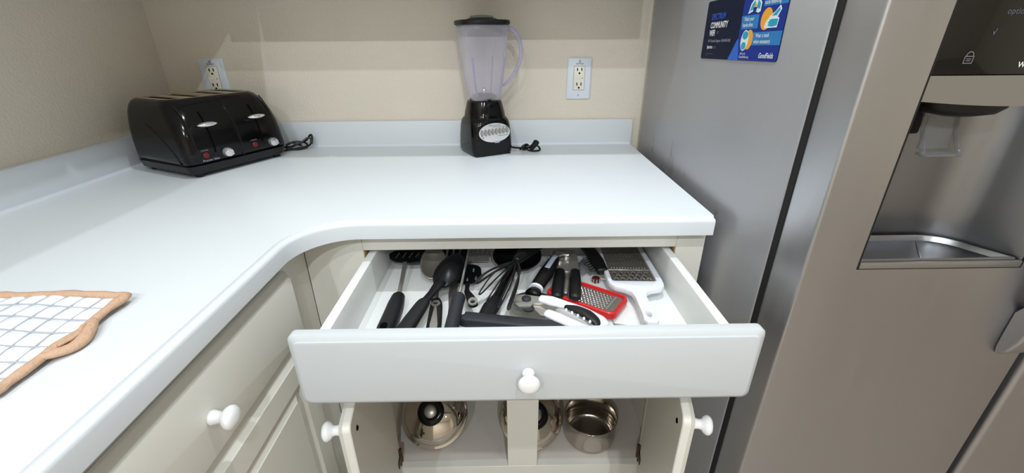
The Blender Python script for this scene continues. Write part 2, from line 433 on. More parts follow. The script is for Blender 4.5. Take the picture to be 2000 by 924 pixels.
k = ob('knob', knob_bm(0.98), 'porcelain', drawer, loc=(1.0375, DY0-0.0213, 0.778), rot=ROT_FRONT, smooth='all')
# doors (hinged at the outer sides, swung a little past square)
def cab_door(hinge, ang, sgn, knobz):
    # local: X along the width from the hinge, outer face -Y
    W, H = 0.302, 0.59
    d = ob('door', panel(W/2, H/2, [(0.0015, 0, 0.012), (0, 0.0015, 0.013), (0, 0.012, 0.013), (0.007, 0.02, 0.012), (0.05, 0.02, 0.003), (0.055, 0.013, 0.003), (0.08, 0.019, 0.003)]), 'cabinet', cab)
    me = d.data; me.transform(Matrix.Translation((sgn*W/2, 0, 0)))
    if sgn < 0: pass
    d.location = hinge; d.rotation_euler = (0, 0, ang)
    kb = ob('knob', knob_bm(0.98), 'porcelain', d, loc=(sgn*(W-0.032), -0.0202, H/2-0.036), rot=ROT_FRONT, smooth='all')
    sc = ob('screw_head', lathe([(0.0045, 0.0), (0.0045, 0.0012), (0.003, 0.002), (0, 0.002)], 12), 'dark', d, loc=(sgn*(W-0.032), 0.0, H/2-0.036), rot=(-math.pi/2, 0, 0))
    for zz in (H/2-0.10, -0.145):
        hb = bmesh.new()
        box(hb, (sgn*0.004-0.004, 0.0001, zz-0.028), (sgn*0.004+0.004, 0.004, zz+0.028), 0.001, 1)
        lathe([(0.0034, -0.022), (0.0034, 0.022)], 10, hb, True, True, Matrix.Translation((sgn*-0.003, 0.004, zz)))
        box(hb, (sgn*0.02-0.012, 0.0001, zz-0.009), (sgn*0.02+0.012, 0.003, zz+0.009), 0.001, 1)
        ob('hinge', hb, 'hinge', d)
    return d
cab_door((0.7265, FY-0.004, 0.395), math.radians(-82), 1, 0)
cab_door((1.3430, FY-0.004, 0.395), math.radians(77), -1, 0)

# ------------------------------------------------------------------ base cabinet below the left run
lc = thing('base_cabinet', 'off-white base cabinet with closed drawer and door under the left countertop', 'cabinet', (0, 0, 0))
LX = 0.602
def lpart(name, a, b, m='cabinet'): return ob(name, B(a, b, 0.001, 1), m, lc)
lpart('stile', (LX-0.02, -0.705, 0.1), (LX, FY, ZT)); lpart('stile', (LX-0.02, YL, 0.1), (LX, -1.32, ZT))
lpart('rail', (LX-0.02, -1.3198, 0.838), (LX, -0.7052, ZT)); lpart('rail', (LX-0.02, -1.3198, 0.69), (LX, -0.7052, 0.73)); lpart('rail', (LX-0.02, -1.3198, 0.1), (LX, -0.7052, 0.14))
lpart('cabinet_body', (0.01, YL, 0.1), (LX-0.0202, -0.605, ZT)); lpart('toe_kick', (0.4, YL, 0.0005), (0.53, -0.605, 0.0995))
ldw = 0.645
lyc = -0.692-ldw/2
RP = (0, 0, math.pi/2)
ld = ob('drawer', panel(ldw/2, 0.0675, [(0.0015, 0, 0.004), (0, 0.0015, 0.005), (0, 0.0060, 0.005), (0.0010, 0.0085, 0.005), (0.0095, 0.0180, 0.004), (0.0098, 0.0195, 0.004), (0.0108, 0.02, 0.004)]), 'cabinet', lc, loc=(LX+0.0003, lyc, 0.7785), rot=RP)
ob('knob', knob_bm(0.98), 'porcelain', ld, loc=(0.055, -0.0203, -0.002), rot=ROT_FRONT, smooth='all')
ldo = ob('door', panel(ldw/2, 0.29, [(0.0015, 0, 0.006), (0, 0.0015, 0.007), (0, 0.005, 0.007), (0.002, 0.007, 0.007), (0.016, 0.0175, 0.006), (0.0163, 0.020, 0.006), (0.060, 0.020, 0.004), (0.0605, 0.008, 0.004), (0.066, 0.007, 0.004), (0.086, 0.0185, 0.003), (0.0863, 0.0200, 0.003), (0.088, 0.0200, 0.003)]), 'cabinet', lc, loc=(LX+0.0003, lyc, 0.4145), rot=RP)

# ------------------------------------------------------------------ refrigerator
FRX = 1.427
fr_ = thing('refrigerator', 'stainless steel side-by-side refrigerator with door dispenser beside the countertop', 'refrigerator', (0, 0, 0))
FW = 0.905
LD1 = 1.825
fbm = B((FRX+0.0005, -0.742, 0.02), (FRX+FW-0.0005, -0.03, 1.7395)); box(fbm, (FRX, -0.7625, 0.02), (FRX+0.03, -0.0295, 1.74), 0.003); box(fbm, (FRX+FW-0.03, -0.7625, 0.02), (FRX+FW, -0.0295, 1.74), 0.003); box(fbm, (FRX+0.03, -0.7625, 1.70), (FRX+FW-0.03, -0.0295, 1.74))
ob('cabinet_body', fbm, 'fridge_side', fr_)
for (ga, gb_) in ((FRX+0.0025, LD1-0.006), (1.8420+0.004, FRX+FW-0.006)):
    gbm = bmesh.new()
    for a, b in (((ga, 0.06), (ga+0.022, 1.735)), ((gb_-0.022, 0.06), (gb_, 1.735)), ((ga+0.022, 0.06), (gb_-0.022, 0.09)), ((ga+0.022, 1.705), (gb_-0.022, 1.735))): box(gbm, (a[0], -0.7755, a[1]), (b[0], -0.7627, b[1]))
    ob('gasket', gbm, 'gasket', fr_, smooth=False)
def door_profile(x0, x1, left_round, right_round, y0=-0.776, y1=-0.842, r=0.004, n=4):
    pts = [(x0, y0)]
    if left_round:
        for k in range(n+1):
            a = math.radians(180+90*k/n); pts.append((x0+r+r*math.cos(a), y1+r+r*math.sin(a)))
    else: pts.append((x0, y1))
    if right_round:
        for k in range(n+1):
            a = math.radians(270+90*k/n); pts.append((x1-r+r*math.cos(a), y1+r+r*math.sin(a)))
    else: pts.append((x1, y1))
    pts.append((x1, y0)); return pts
def extr(bm, pts, z0, z1): loft(bm, [[(x, y, z0) for x, y in pts], [(x, y, z1) for x, y in pts]])
DX0, DX1, DZ0, DZ1 = 1.508, 1.744, 0.918, 1.42
bm = bmesh.new()
extr(bm, door_profile(FRX+0.004, DX0, True, False), 0.06, 1.735)
extr(bm, door_profile(DX1, LD1, False, True, r=0.006), 0.06, 1.735)
extr(bm, [(DX0, -0.776), (DX0, -0.842), (DX1, -0.842), (DX1, -0.776)], 0.06, DZ0)
extr(bm, [(DX0, -0.776), (DX0, -0.842), (DX1, -0.842), (DX1, -0.776)], DZ1, 1.735)
fd = ob('freezer_door', bm, 'ss', fr_)
bm = bmesh.new(); extr(bm, door_profile(1.8420, FRX+FW-0.004, True, True, r=0.008), 0.06, 1.735)
rd = ob('fridge_door', bm, 'ss', fr_)
for (px, nm) in ((1.788, fd), (1.892, rd)):
    hbm = bmesh.new(); hr = []
    for z, hw, yf, yb in ((0.7640, 0.004, -0.8440, -0.8418), (0.7655, 0.011, -0.8480, -0.8418), (0.7700, 0.0140, -0.8530, -0.8418), (0.7780, 0.0160, -0.8600, -0.8418), (0.80, 0.0165, -0.8680, -0.8418), (0.84, 0.0165, -0.8750, -0.8418), (0.86, 0.0165, -0.8770, -0.8520), (0.92, 0.0165, -0.8820, -0.8620), (1.25, 0.0165, -0.8900, -0.8700), (1.56, 0.0165, -0.8820, -0.8620), (1.62, 0.0165, -0.8750, -0.8418), (1.66, 0.0140, -0.8530, -0.8418), (1.664, 0.008, -0.8450, -0.8418)):
        hr.append([(x, y, z) for x, y in rrect(hw, (yb-yf)/2, 0.005, 4, px, (yf+yb)/2)])
    loft(hbm, hr); ob('door_handle', hbm, 'ss', nm)
# dispenser
bt = 0.0010
ob('control_panel', B((DX0+bt, -0.8405, 1.178), (DX1-bt, -0.80, DZ1-bt), 0.0008), 'plate_blk', fd)
bd = bmesh.new()
rr = []
for (y, zb) in ((-0.8425, 0), (-0.80, 0.0)):
    top_ = [(DX1-bt-k*(DX1-DX0-2*bt)/12, y, 1.1772) for k in range(13)]
    bot_ = [(DX0+bt+k*(DX1-DX0-2*bt)/12, y, 1.148-0.006*math.sin(math.pi*k/12)) for k in range(13)]
    rr.append(top_+bot_)
loft(bd, rr); ob('dispenser_band', bd, 'band', fd)
# recess wall: back plus rounded right side, open at the front
def recess(z, sh=0.0):
    pts = [(DX0+0.0012, -0.8405), (DX0+0.0012, -0.765), (DX0+0.004, -0.756), (DX0+0.012, -0.751)]
    pts += [(DX0+0.1, -0.750), (DX0+0.152, -0.750)]
    for k in range(1, 9):
        a = math.radians(90-72*k/8); pts.append((DX0+0.152+0.062*math.cos(a), -0.812+0.062*math.sin(a)))
    pts += [(DX1-0.0012, -0.8405)]
    return [(x, y, z) for x, y in pts]
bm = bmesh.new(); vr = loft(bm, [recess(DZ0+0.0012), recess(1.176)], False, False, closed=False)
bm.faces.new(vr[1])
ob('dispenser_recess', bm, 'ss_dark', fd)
# drip tray
def tray_out(ins):
    pts = [(DX0+0.003+ins, -0.838+ins), (DX0+0.003+ins, -0.772), (DX0+0.008+ins, -0.762-ins), (DX0+0.02, -0.756-ins), (DX0+0.1, -0.756-ins), (DX0+0.152, -0.756-ins)]
    for k in range(1, 9):
        a = math.radians(90-72*k/8); r = 0.056-ins; pts.append((DX0+0.152+r*math.cos(a), -0.812+r*math.sin(a)))
    pts += [(DX1-0.008-ins*1.5, -0.838+ins)]
    return pts
bm = bmesh.new()
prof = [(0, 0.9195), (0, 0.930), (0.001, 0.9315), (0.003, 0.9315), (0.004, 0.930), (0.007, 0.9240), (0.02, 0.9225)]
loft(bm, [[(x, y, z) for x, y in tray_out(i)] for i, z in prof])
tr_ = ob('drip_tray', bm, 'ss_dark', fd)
ob('tray_lip', B((DX0+0.002, -0.8432, DZ0+0.0006), (DX1-0.002, -0.8385, 0.9285), 0.0008), 'band', fd)
ob('tray_divider', tube([(DX0+0.105, -0.825, 0.9235), (DX0+0.150, -0.766, 0.9235)], 0.0012, 6, 1), 'ss_dark', fd)
# nozzle and paddle
nz = lathe([(0, 1.124), (0.02, 1.1245), (0.044, 1.129), (0.054, 1.137), (0.055, 1.1472)], 32, mtx=Matrix.Translation((1.602, -0.800, 0)) @ Matrix.Diagonal((1, 0.62, 1, 1)))
ob('nozzle', nz, 'charcoal', fd, smooth='all')
ob('recess_shade_panel', B((DX0+0.0025, -0.768, 1.094), (DX0+0.085, -0.7505, 1.1465), 0.003), 'charcoal', fd)  # dark panel added as the shade in the recess's upper left corner
rim = plate([(DX0-0.0008, DZ0-0.0008), (DX1+0.0008, DZ0-0.0008), (DX1+0.0008, DZ1+0.0008), (DX0-0.0008, DZ1+0.0008)], [[(DX0+0.0012, DZ0+0.0008), (DX1-0.0012, DZ0+0.0008), (DX1-0.0012, DZ1-0.0012), (DX0+0.0012, DZ1-0.0012)]], 0, 0.0006, mtx=frame((0, -0.8418, 0), (1, 0, 0), (0, 0, 1)))
ob('dispenser_gap', rim, 'gasket', fd, smooth=False)
pb = bmesh.new()
for (xx) in (1.577, 1.622):
    tube([(xx, -0.782, 1.13), (xx, -0.790, 1.10), (xx+(0.002 if xx > 1.6 else -0.003), -0.805, 1.072)], 0.003, 8, 3, pb)
box(pb, (1.579, -0.789, 1.078), (1.621, -0.786, 1.128), 0.0008, 1)
box(pb, (1.577, -0.806, 1.070), (1.623, -0.789, 1.074), 0.001, 1)
ob('paddle', pb, 'clear', fd)
# control panel print
PF = lambda x, z: frame((x, -0.84075, z), (1, 0, 0), (0, 0, 1))
letters('lettering', 'water', 0.0135, 'letter_w', fd, PF(1.6085, 1.186))
letters('lettering', 'options', 0.0090, 'letter_dim', fd, PF(1.570, 1.242))
ck = plate([(-0.0030, 0.0005), (-0.0018, 0.0012), (-0.0005, -0.0020), (0.0022, 0.0050), (0.0030, 0.0050), (0.0002, -0.0045), (-0.0010, -0.0045)], [], 0, 0.0003, mtx=PF(1.565, 1.224) @ Matrix.Diagonal((0.7, 0.7, 1, 1))); ob('check_mark', ck, 'letter_dim', fd)
lk = plate(rrect(0.0055, 0.0042, 0.0005, 2), [rrect(0.0046, 0.0033, 0.0004, 2)], 0, 0.0003, mtx=PF(1.5475, 1.1945))
plate(bar(-0.0025, -0.001, 0.0025, -0.001, 0.0004), [], 0, 0.0003, lk, PF(1.5475, 1.1945)); plate(bar(-0.0025, 0.001, 0.0025, 0.001, 0.0004), [], 0, 0.0003, lk, PF(1.5475, 1.1945))
arc_o = [(0.0045*math.cos(math.radians(180*k/10)), 0.0052+0.005*math.sin(math.radians(180*k/10))) for k in range(11)]
arc_i = [(0.0036*math.cos(math.radians(180*k/10)), 0.0052+0.004*math.sin(math.radians(180*k/10))) for k in range(10, -1, -1)]
plate(arc_o+arc_i, [], 0, 0.0003, lk, PF(1.5475, 1.1935)); ob('padlock_symbol', lk, 'letter_g', fd)
ob('indicator_light', flat(ell(0, 0, 0.0028, 0.0018), PF(1.618, 1.244)), 'greyline', fd)

# ------------------------------------------------------------------ magnet on the fridge side
mg = thing('magnet', 'navy and blue printed magnet sheet stuck on the grey refrigerator side', 'magnet', (FRX-0.0002, -0.386, 1.179))
MW, MH = 0.280, 0.106
MF = frame((0, 0, 0), (0, -1, 0.02), (0, 0, 1))     # local x runs towards the room, y up, z towards the camera side
def mflat(name, outl, m, h): return ob(name, plate(outl, [], h-0.0002, h, mtx=MF), m, mg, smooth=False)
ob('magnet_sheet', plate([(x+MW/2, y+MH/2) for x, y in rrect(MW/2, MH/2, 0.005, 4)], [], 0.0, 0.001, mtx=MF), 'navy', mg, smooth=False)
mflat('printed_panel', [(0.160, 0.0003), (0.2795-0.004, 0.0003), (0.2795, 0.004), (0.2795, MH-0.004), (0.2755, MH-0.0003), (0.148, MH-0.0003), (0.148, 0.038)], 'blue', 0.0012)
mflat('printed_stripe', [(0.1215, 0.0003), (0.1605, 0.0003), (0.150, 0.036), (0.146, 0.034)], 'bright', 0.0014)
mflat('printed_stripe', [(0.214, 0.081), (0.2792, 0.081), (0.2792, 0.102), (0.211, 0.102)], 'sky', 0.0014)
mflat('printed_stripe', [(0.153, 0.050), (0.206, 0.050), (0.204, 0.071), (0.1485, 0.071)], 'sky', 0.0014)
mflat('printed_stripe', [(0.196, 0.024), (0.2792, 0.024), (0.2792, 0.044), (0.196, 0.044)], 'sky', 0.0014)
# three simple pictograms: two people apart, washed hands, masked head
mflat('pictogram', ell(0.191, 0.098, 0.010, 0.0075, 20), 'orange', 0.0016)
mflat('pictogram', [(0.168, 0.073), (0.173, 0.088), (0.182, 0.096), (0.196, 0.096), (0.206, 0.088), (0.206, 0.075), (0.2, 0.073), (0.186, 0.077)], 'paper', 0.0017)
mflat('pictogram', [(0.172, 0.077), (0.177, 0.087), (0.185, 0.093), (0.188, 0.08)], 'teal', 0.0018); mflat('pictogram', [(0.192, 0.08), (0.194, 0.093), (0.203, 0.087), (0.203, 0.079)], 'teal', 0.0018)
mflat('pictogram', [(0.183, 0.081), (0.189, 0.09), (0.193, 0.081)], 'orange', 0.0019); mflat('pictogram', rrect(0.005, 0.003, 0.0005, 2, 0.188, 0.079), 'blue', 0.0019)
mflat('pictogram', ell(0.2285, 0.0625, 0.0165, 0.0155, 24, 1.0), 'orange', 0.0016)
mflat('pictogram', [(0.226, 0.049), (0.262, 0.049), (0.264, 0.062), (0.259, 0.064), (0.266, 0.074), (0.261, 0.080), (0.250, 0.072), (0.238, 0.066), (0.228, 0.058)], 'paper', 0.0017)
mflat('pictogram', [(0.243, 0.066), (0.256, 0.066), (0.263, 0.0735), (0.260, 0.077), (0.251, 0.071)], 'teal', 0.0018)
hand = [(0.236, 0.052), (0.250, 0.0505), (0.261, 0.052), (0.262, 0.061), (0.246, 0.0615), (0.237, 0.0605), (0.240, 0.0585), (0.234, 0.0575), (0.238, 0.0555)]
mflat('pictogram', hand, 'teal', 0.0018)
mflat('pictogram', ell(0.1855, 0.033, 0.0125, 0.0155, 24), 'orange', 0.0016)
mflat('pictogram', ell(0.172, 0.032, 0.0125, 0.0165, 24), 'paper', 0.0017)
mflat('pictogram', ell(0.1725, 0.040, 0.0095, 0.0065, 20), 'teal', 0.0018); mflat('pictogram', ell(0.1715, 0.0235, 0.008, 0.006, 20), 'teal', 0.0018)
def mtext(s, x, y, size, m, sq=1.0, **k): letters('lettering', s, size, m, mg, MF @ Matrix.Translation((x, y, 0.0021)), squeeze=sq, **k)
mtext('SPECTRUM', 0.028, 0.0715, 0.0150, 'blueink', 0.82, thick=0.0002)
mtext('COMMUNITY', 0.028, 0.0565, 0.0150, 'letter_w', 0.80, thick=0.0004)
mtext('WIFI', 0.028, 0.0425, 0.0150, 'letter_w', 0.80, thick=0.0004)
wf = bmesh.new()
for r_ in (0.0018, 0.0038, 0.0058):
    ao = [(r_*math.cos(math.radians(45+90*k/8)), r_*math.sin(math.radians(45+90*k/8))) for k in range(9)]; ai = [((r_-0.0008)*math.cos(math.radians(45+90*k/8)), (r_-0.0008)*math.sin(math.radians(45+90*k/8))) for k in range(8, -1, -1)]
    plate(ao+ai, [], 0.0019, 0.0021, wf, MF @ Matrix.Translation((0.064, 0.0445, 0)))
ob('wireless_symbol', wf, 'letter_g', mg, smooth=False)
mtext('24/7 Technical Support: 1-855-895-5302', 0.026, 0.031, 0.0068, 'greyinset', 0.86)
mtext('Spectrum', 0.026, 0.0195, 0.0085, 'letter_w', 0.75, thick=0.0002); mtext('reach', 0.053, 0.0195, 0.0085, 'letter_dim', 0.75)
mtext('spectrum.com/community', 0.026, 0.0085, 0.0042, 'letter_dim', 0.7); mtext('wifi', 0.026, 0.0048, 0.0042, 'letter_dim', 0.7)
mtext('Practice safe', 0.219, 0.0935, 0.0086, 'paper', 0.86, thick=0.0001); mtext('social distancing.', 0.216, 0.0840, 0.0086, 'paper', 0.80, thick=0.0001)
mtext('Wash your', 0.160, 0.0625, 0.0088, 'paper', 0.80, thick=0.0001); mtext('hands often.', 0.158, 0.0535, 0.0088, 'paper', 0.80, thick=0.0001)
mtext('Wear a mask', 0.207, 0.0360, 0.0088, 'paper', 0.84, thick=0.0001); mtext('when necessary.', 0.204, 0.0270, 0.0088, 'paper', 0.86, thick=0.0001)
mtext('call us at', 0.1655, 0.0095, 0.0058, 'paper', 0.9); mtext('GoodFields.org', 0.1640, 0.0040, 0.0058, 'paper', 0.9)
mtext('GoodFields', 0.2270, 0.0050, 0.0110, 'paper', 0.84, shear=0.2, thick=0.0002)

# ------------------------------------------------------------------ wall outlets
def outlet(loc, label):
    t = thing('wall_outlet', label, 'outlet', loc)
    ob('wall_plate', panel(0.0365, 0.0590, [(0, 0, 0.003), (0, 0.003, 0.003), (0.003, 0.006, 0.003)]), 'outlet', t, loc=(0, -0.0005, 0))
    ob('receptacle', panel(0.0165, 0.0335, [(0, 0, 0.002), (0, 0.008, 0.002), (0.001, 0.009, 0.002)]), 'ivory', t, loc=(0, -0.0005, 0.002))
    ob('receptacle_gap', panel(0.0172, 0.0342, [(0, 0, 0.002), (0, 0.0068, 0.002)]), 'letter_g', t, loc=(0, -0.0005, 0.002))
    ob('reset_button', panel(0.0085, 0.0028, [(0, 0, 0.001), (0, 0.0100, 0.001)]), 'ivory', t, loc=(-0.005, -0.0005, 0.002))
    ob('reset_light', panel(0.0014, 0.0009, [(0, 0, 0.001), (0, 0.0100, 0.001)]), 'dark', t, loc=(0.0095, -0.0005, 0.002))
    for zc in (0.0235, -0.0175):
        for dx in (-0.0062, 0.0062):
            ob('slot', panel(0.0014, 0.0042, [(0, 0, 0.0005), (0, 0.0096, 0.0005)]), 'dark', t, loc=(dx, -0.0005, zc+0.003))
        ob('ground_hole', lathe([(0.0028, 0), (0.0028, 0.0096), (0, 0.0096)], 14), 'dark', t, loc=(0, -0.0005, zc-0.0075), rot=ROT_FRONT)
    for zz in (0.0510, -0.0470):
        ob('screw', lathe([(0.0024, 0.005), (0.0024, 0.0072), (0, 0.0076)], 12), 'greyinset', t, loc=(0, -0.0005, zz), rot=ROT_FRONT)
    LF = lambda z: frame((0, -0.0069, z), (1, 0, 0), (0, 0, 1))
    letters('lettering', 'NO', 0.0045, 'letter_k', t, LF(0.0455), 'CENTER', thick=0.0001); letters('lettering', 'GFCI PROTECT', 0.0045, 'letter_k', t, LF(0.0405), 'CENTER', 0.75, thick=0.0001)
    return t
outlet((1.2295, 0, 1.1085), 'white wall outlet between the blender and the refrigerator')
outlet((0.1455, 0, 1.1150), 'white wall outlet partly hidden behind the toaster')

# ------------------------------------------------------------------ toaster
TO = thing('toaster', 'glossy black four-slice toaster in the counter corner', 'toaster', (0.2085, -0.1905, ZC+0.0003), math.radians(64.2)); TO.scale = (1.05, 1.05, 1.0)
# z, half width, front y, back y, radius
TR = [(0.030, 0.1290, -0.1150, 0.105, 0.022), (0.045, 0.1300, -0.1170, 0.106, 0.024), (0.075, 0.1300, -0.1160, 0.107, 0.027), (0.105, 0.1290, -0.1110, 0.107, 0.030), (0.130, 0.1270, -0.1030, 0.106, 0.034), (0.150, 0.1240, -0.0925, 0.104, 0.036), (0.165, 0.1195, -0.0810, 0.100, 0.036), (0.174, 0.1140, -0.0710, 0.094, 0.034), (0.1785, 0.1080, -0.0630, 0.088, 0.032), (0.1795, 0.1040, -0.0590, 0.084, 0.030)]
def trings(lst): return [[(x, y, z) for x, y in rrect(hx, (yb-yf)/2, r, 7, 0, (yb+yf)/2)] for (z, hx, yf, yb, r) in lst]
bm = bmesh.new(); loft(bm, trings(TR), True, False)
ob('toaster_body', bm, 'blackgloss', TO, smooth='all')
bm = bmesh.new(); loft(bm, trings([(0.010, 0.1230, -0.1100, 0.102, 0.02), (0.012, 0.1260, -0.1130, 0.104, 0.022), (0.0285, 0.1300, -0.1170, 0.107, 0.024), (0.0298, 0.1290, -0.1160, 0.106, 0.024)]))
ob('toaster_base', bm, 'blackmid', TO)
def yfront(z):
    for a, b in zip(TR, TR[1:]):
        if a[0] <= z <= b[0]:
            t = (z-a[0])/(b[0]-a[0]); return a[2]*(1-t)+b[2]*t
    return TR[0][2]
slots = [bar(x, -0.040, x, 0.066, 0.0105, 5) for x in (-0.079, -0.030, 0.030, 0.079)]
ob('slot_deck', plate([(x, y) for x, y in rrect(0.1035, 0.071, 0.030, 7, 0, 0.0125)], slots, 0.1775, 0.1795), 'deck', TO, smooth=False)
for x in (-0.079, -0.030, 0.030, 0.079):
    sb = bmesh.new(); vr = loft(sb, [[(a, b, 0.1774) for a, b in bar(x, -0.040, x, 0.066, 0.0110, 5)], [(a, b, 0.08) for a, b in bar(x, -0.040, x, 0.066, 0.0110, 5)]], False, True)
    ob('bread_slot', sb, 'dark', TO)
for (sx, sy) in ((-0.104, -0.094), (0.104, -0.094), (-0.104, 0.082), (0.104, 0.082)):
    ob('foot', lathe([(0.0085, 0), (0.0095, 0.002), (0.0095, 0.012)], 14, cap0=True, cap1=True), 'blackmid', TO, loc=(sx, sy, 0))
# side arch seam, front panel seams
def onfront(x, z, d=0.0): return (x, yfront(z)-d, z)
for x in (-0.105, 0.105):
    ob('panel_seam', tube([onfront(x, z, -0.0004) for z in (0.034, 0.06, 0.09, 0.12, 0.14, 0.155, 0.168)], 0.0016, 6, 2), 'blackmid', TO)
ob('center_rib', tube([onfront(0.0, z, -0.001) for z in (0.034, 0.06, 0.09, 0.12, 0.14, 0.155, 0.168, 0.176)], 0.0035, 8, 2, flat=0.8), 'blackgloss', TO)
ob('side_seam', tube([(-0.1302, -0.085, 0.034), (-0.1303, -0.07, 0.06), (-0.1296, -0.04, 0.09), (-0.1280, 0.0, 0.118), (-0.1270, 0.03, 0.126)], 0.0016, 6, 4), 'blackmid', TO)
KN = [(0.0115, 0), (0.0120, 0.003), (0.0110, 0.009), (0.0095, 0.0115), (0, 0.0125)]
for s in (-1, 1):
    cx = 0.062*s-0.004
    sl = bmesh.new()
    tube([onfront(cx, z, 0.0002) for z in (0.055, 0.08, 0.11, 0.135, 0.150)], 0.0022, 6, 3, sl, flat=0.5); ob('lever_slot', sl, 'dark', TO)
    zl = 0.122
    lv = bmesh.new(); yb = yfront(zl)
    rr = []
    for i in range(13):
        u = -1+2*i/12; hw = max(0.0006, 0.0105*(1-u*u)**0.6); hz = max(0.0006, 0.0060*(1-u*u)**0.7)
        rr.append([(cx+0.0235*u, yb-0.010+hw*math.cos(2*math.pi*k/12)*(1.0), zl+hz*math.sin(2*math.pi*k/12)) for k in range(12)])
    loft(lv, rr); ob('lever', lv, 'chrome', TO, smooth='all')
    zb = 0.052; xb = cx-0.024
    rb = lathe([(0.0068, 0), (0.0068, 0.003), (0.0055, 0.0046), (0, 0.005)], 20); ob('cancel_button', rb, 'redbtn', TO, loc=onfront(xb, zb, -0.001), rot=ROT_FRONT)
    kn = ob('browning_knob', lathe(KN, 24), 'chrome', TO, loc=onfront(cx+0.026, 0.049, -0.0005), rot=ROT_FRONT)
    ob('knob_ridge', B((-0.0095, -0.0022, 0.0105), (0.0095, 0.0022, 0.0155), 0.001, 1), 'chrome', kn, rot=(0, 0, -0.6))
    fm = lambda x, z, d=0.0006: frame((x, yfront(z)-d, z), (1, 0, 0), (0, (yfront(z)-yfront(z+0.01)) * -1, 0.01))
    letters('lettering', 'CANCEL', 0.0042, 'letter_g', TO, fm(xb, 0.0625), 'CENTER', 1.1, thick=0.0001)
letters('lettering', 'Proctor Silex', 0.0078, 'greyinset', TO, fm(-0.100, 0.0370), 'LEFT', 0.95)
# toaster cord: bundled loops by its right side
cd = bmesh.new()
def wl(pts, r=0.003, sub=5): tube(pts, r, 7, sub, cd)
c0 = (0.352, -0.072)
wl([(0.300, -0.052, ZC+0.02), (0.330, -0.060, ZC+0.010), (0.355, -0.066, ZC+0.012), (0.385, -0.058, ZC+0.022), (0.402, -0.048, ZC+0.034), (0.412, -0.045, ZC+0.030), (0.408, -0.052, ZC+0.014), (0.385, -0.062, ZC+0.008), (0.355, -0.072, ZC+0.005), (0.338, -0.080, ZC+0.004)])
wl([(0.340, -0.058, ZC+0.016), (0.365, -0.052, ZC+0.024), (0.392, -0.046, ZC+0.020), (0.400, -0.054, ZC+0.008), (0.372, -0.066, ZC+0.004), (0.345, -0.070, ZC+0.010), (0.352, -0.058, ZC+0.022), (0.382, -0.050, ZC+0.012)])
wl([(0.345, -0.074, ZC+0.005), (0.370, -0.060, ZC+0.016), (0.395, -0.044, ZC+0.026), (0.410, -0.040, ZC+0.042), (0.416, -0.044, ZC+0.036), (0.414, -0.050, ZC+0.018)])
for v in cd.verts: pass
cdo = ob('power_cord', cd, 'blackmid', TO)
cdo.matrix_parent_inverse = Matrix.LocRotScale(TO.location, TO.rotation_euler.to_quaternion(), TO.scale).inverted()

# ------------------------------------------------------------------ blender
BL = thing('blender', 'black countertop blender with lilac clear jar and black lid by the back wall', 'blender', (0.948, -0.1005, ZC+0.0003), math.radians(27))
BR = [(0.003, 0.0590, 0.0590, 0.018), (0.010, 0.0615, 0.0615, 0.020), (0.024, 0.0625, 0.0625, 0.022), (0.050, 0.0620, 0.0620, 0.024), (0.080, 0.0605, 0.0600, 0.027), (0.094, 0.0590, 0.0585, 0.032), (0.101, 0.0565, 0.0560, 0.038), (0.104, 0.0550, 0.0545, 0.042), (0.120, 0.0530, 0.0530, 0.044), (0.138, 0.0495, 0.0495, 0.044), (0.146, 0.0475, 0.0475, 0.043), (0.149, 0.044, 0.044, 0.042)]
bm = bmesh.new(); loft(bm, [[(x, y, z) for x, y in rrect(hx, hy, r, 7)] for z, hx, hy, r in BR])
ob('motor_base', bm, 'blackgloss', BL)
ob('base_foot', lathe([(0.006, 0), (0.006, 0.004)], 12, cap0=True, cap1=True), 'blackmid', BL, loc=(-0.05, -0.05, 0)); ob('base_foot', lathe([(0.006, 0), (0.006, 0.004)], 12, cap0=True, cap1=True), 'blackmid', BL, loc=(0.05, -0.05, 0))
# control badge
def ybl(z):
    for a, b in zip(BR, BR[1:]):
        if a[0] <= z <= b[0]:
            t = (z-a[0])/(b[0]-a[0]); return -(a[2]*(1-t)+b[2]*t)
zc = 0.066
BF = frame((0.000, ybl(zc)-0.0003, zc), (1, 0, 0), (0, 0.09, 1))
badge = ob('control_badge', plate(ell(0, 0, 0.0480, 0.0260, 40), [], 0.0, 0.0030, mtx=BF), 'badge', BL)
ob('badge_rim', plate(ell(0, 0, 0.0502, 0.0283, 40), [], -0.004, 0.0022, mtx=BF), 'blackmid', BL)
for kx in range(8):
    ob('speed_button', plate(ell(-0.0385+0.0110*kx, 0.003+0.0006*kx-0.002, 0.0040, 0.0078, 18), [], 0.0028, 0.0060, mtx=BF), 'greymet', badge)
    ob('speed_button_gap', plate(ell(-0.0385+0.0110*kx, 0.003+0.0006*kx-0.002, 0.0047, 0.0087, 18), [], 0.0028, 0.0034, mtx=BF), 'greyplastic', badge)
ob('badge_line', plate(bar(-0.006, 0.0165, 0.038, 0.0152, 0.0004), [], 0.0028, 0.0033, mtx=BF), 'letter_k', badge); ob('badge_line', plate(bar(0.010, -0.0092, 0.040, -0.0085, 0.0004), [], 0.0028, 0.0033, mtx=BF), 'letter_k', badge)
letters('lettering', 'SPEED CONTROL', 0.0052, 'letter_k', badge, BF @ Matrix.Translation((0.001, 0.0185, 0.0032)), 'CENTER', 0.9); letters('lettering', 'OFF', 0.0052, 'letter_k', badge, BF @ Matrix.Translation((-0.036, -0.0135, 0.0032)), 'CENTER')
ob('badge_tab', plate(rrect(0.0075, 0.0022, 0.001, 3, 0.006, -0.0262), [], 0.0, 0.004, mtx=BF), 'greyinset', badge)
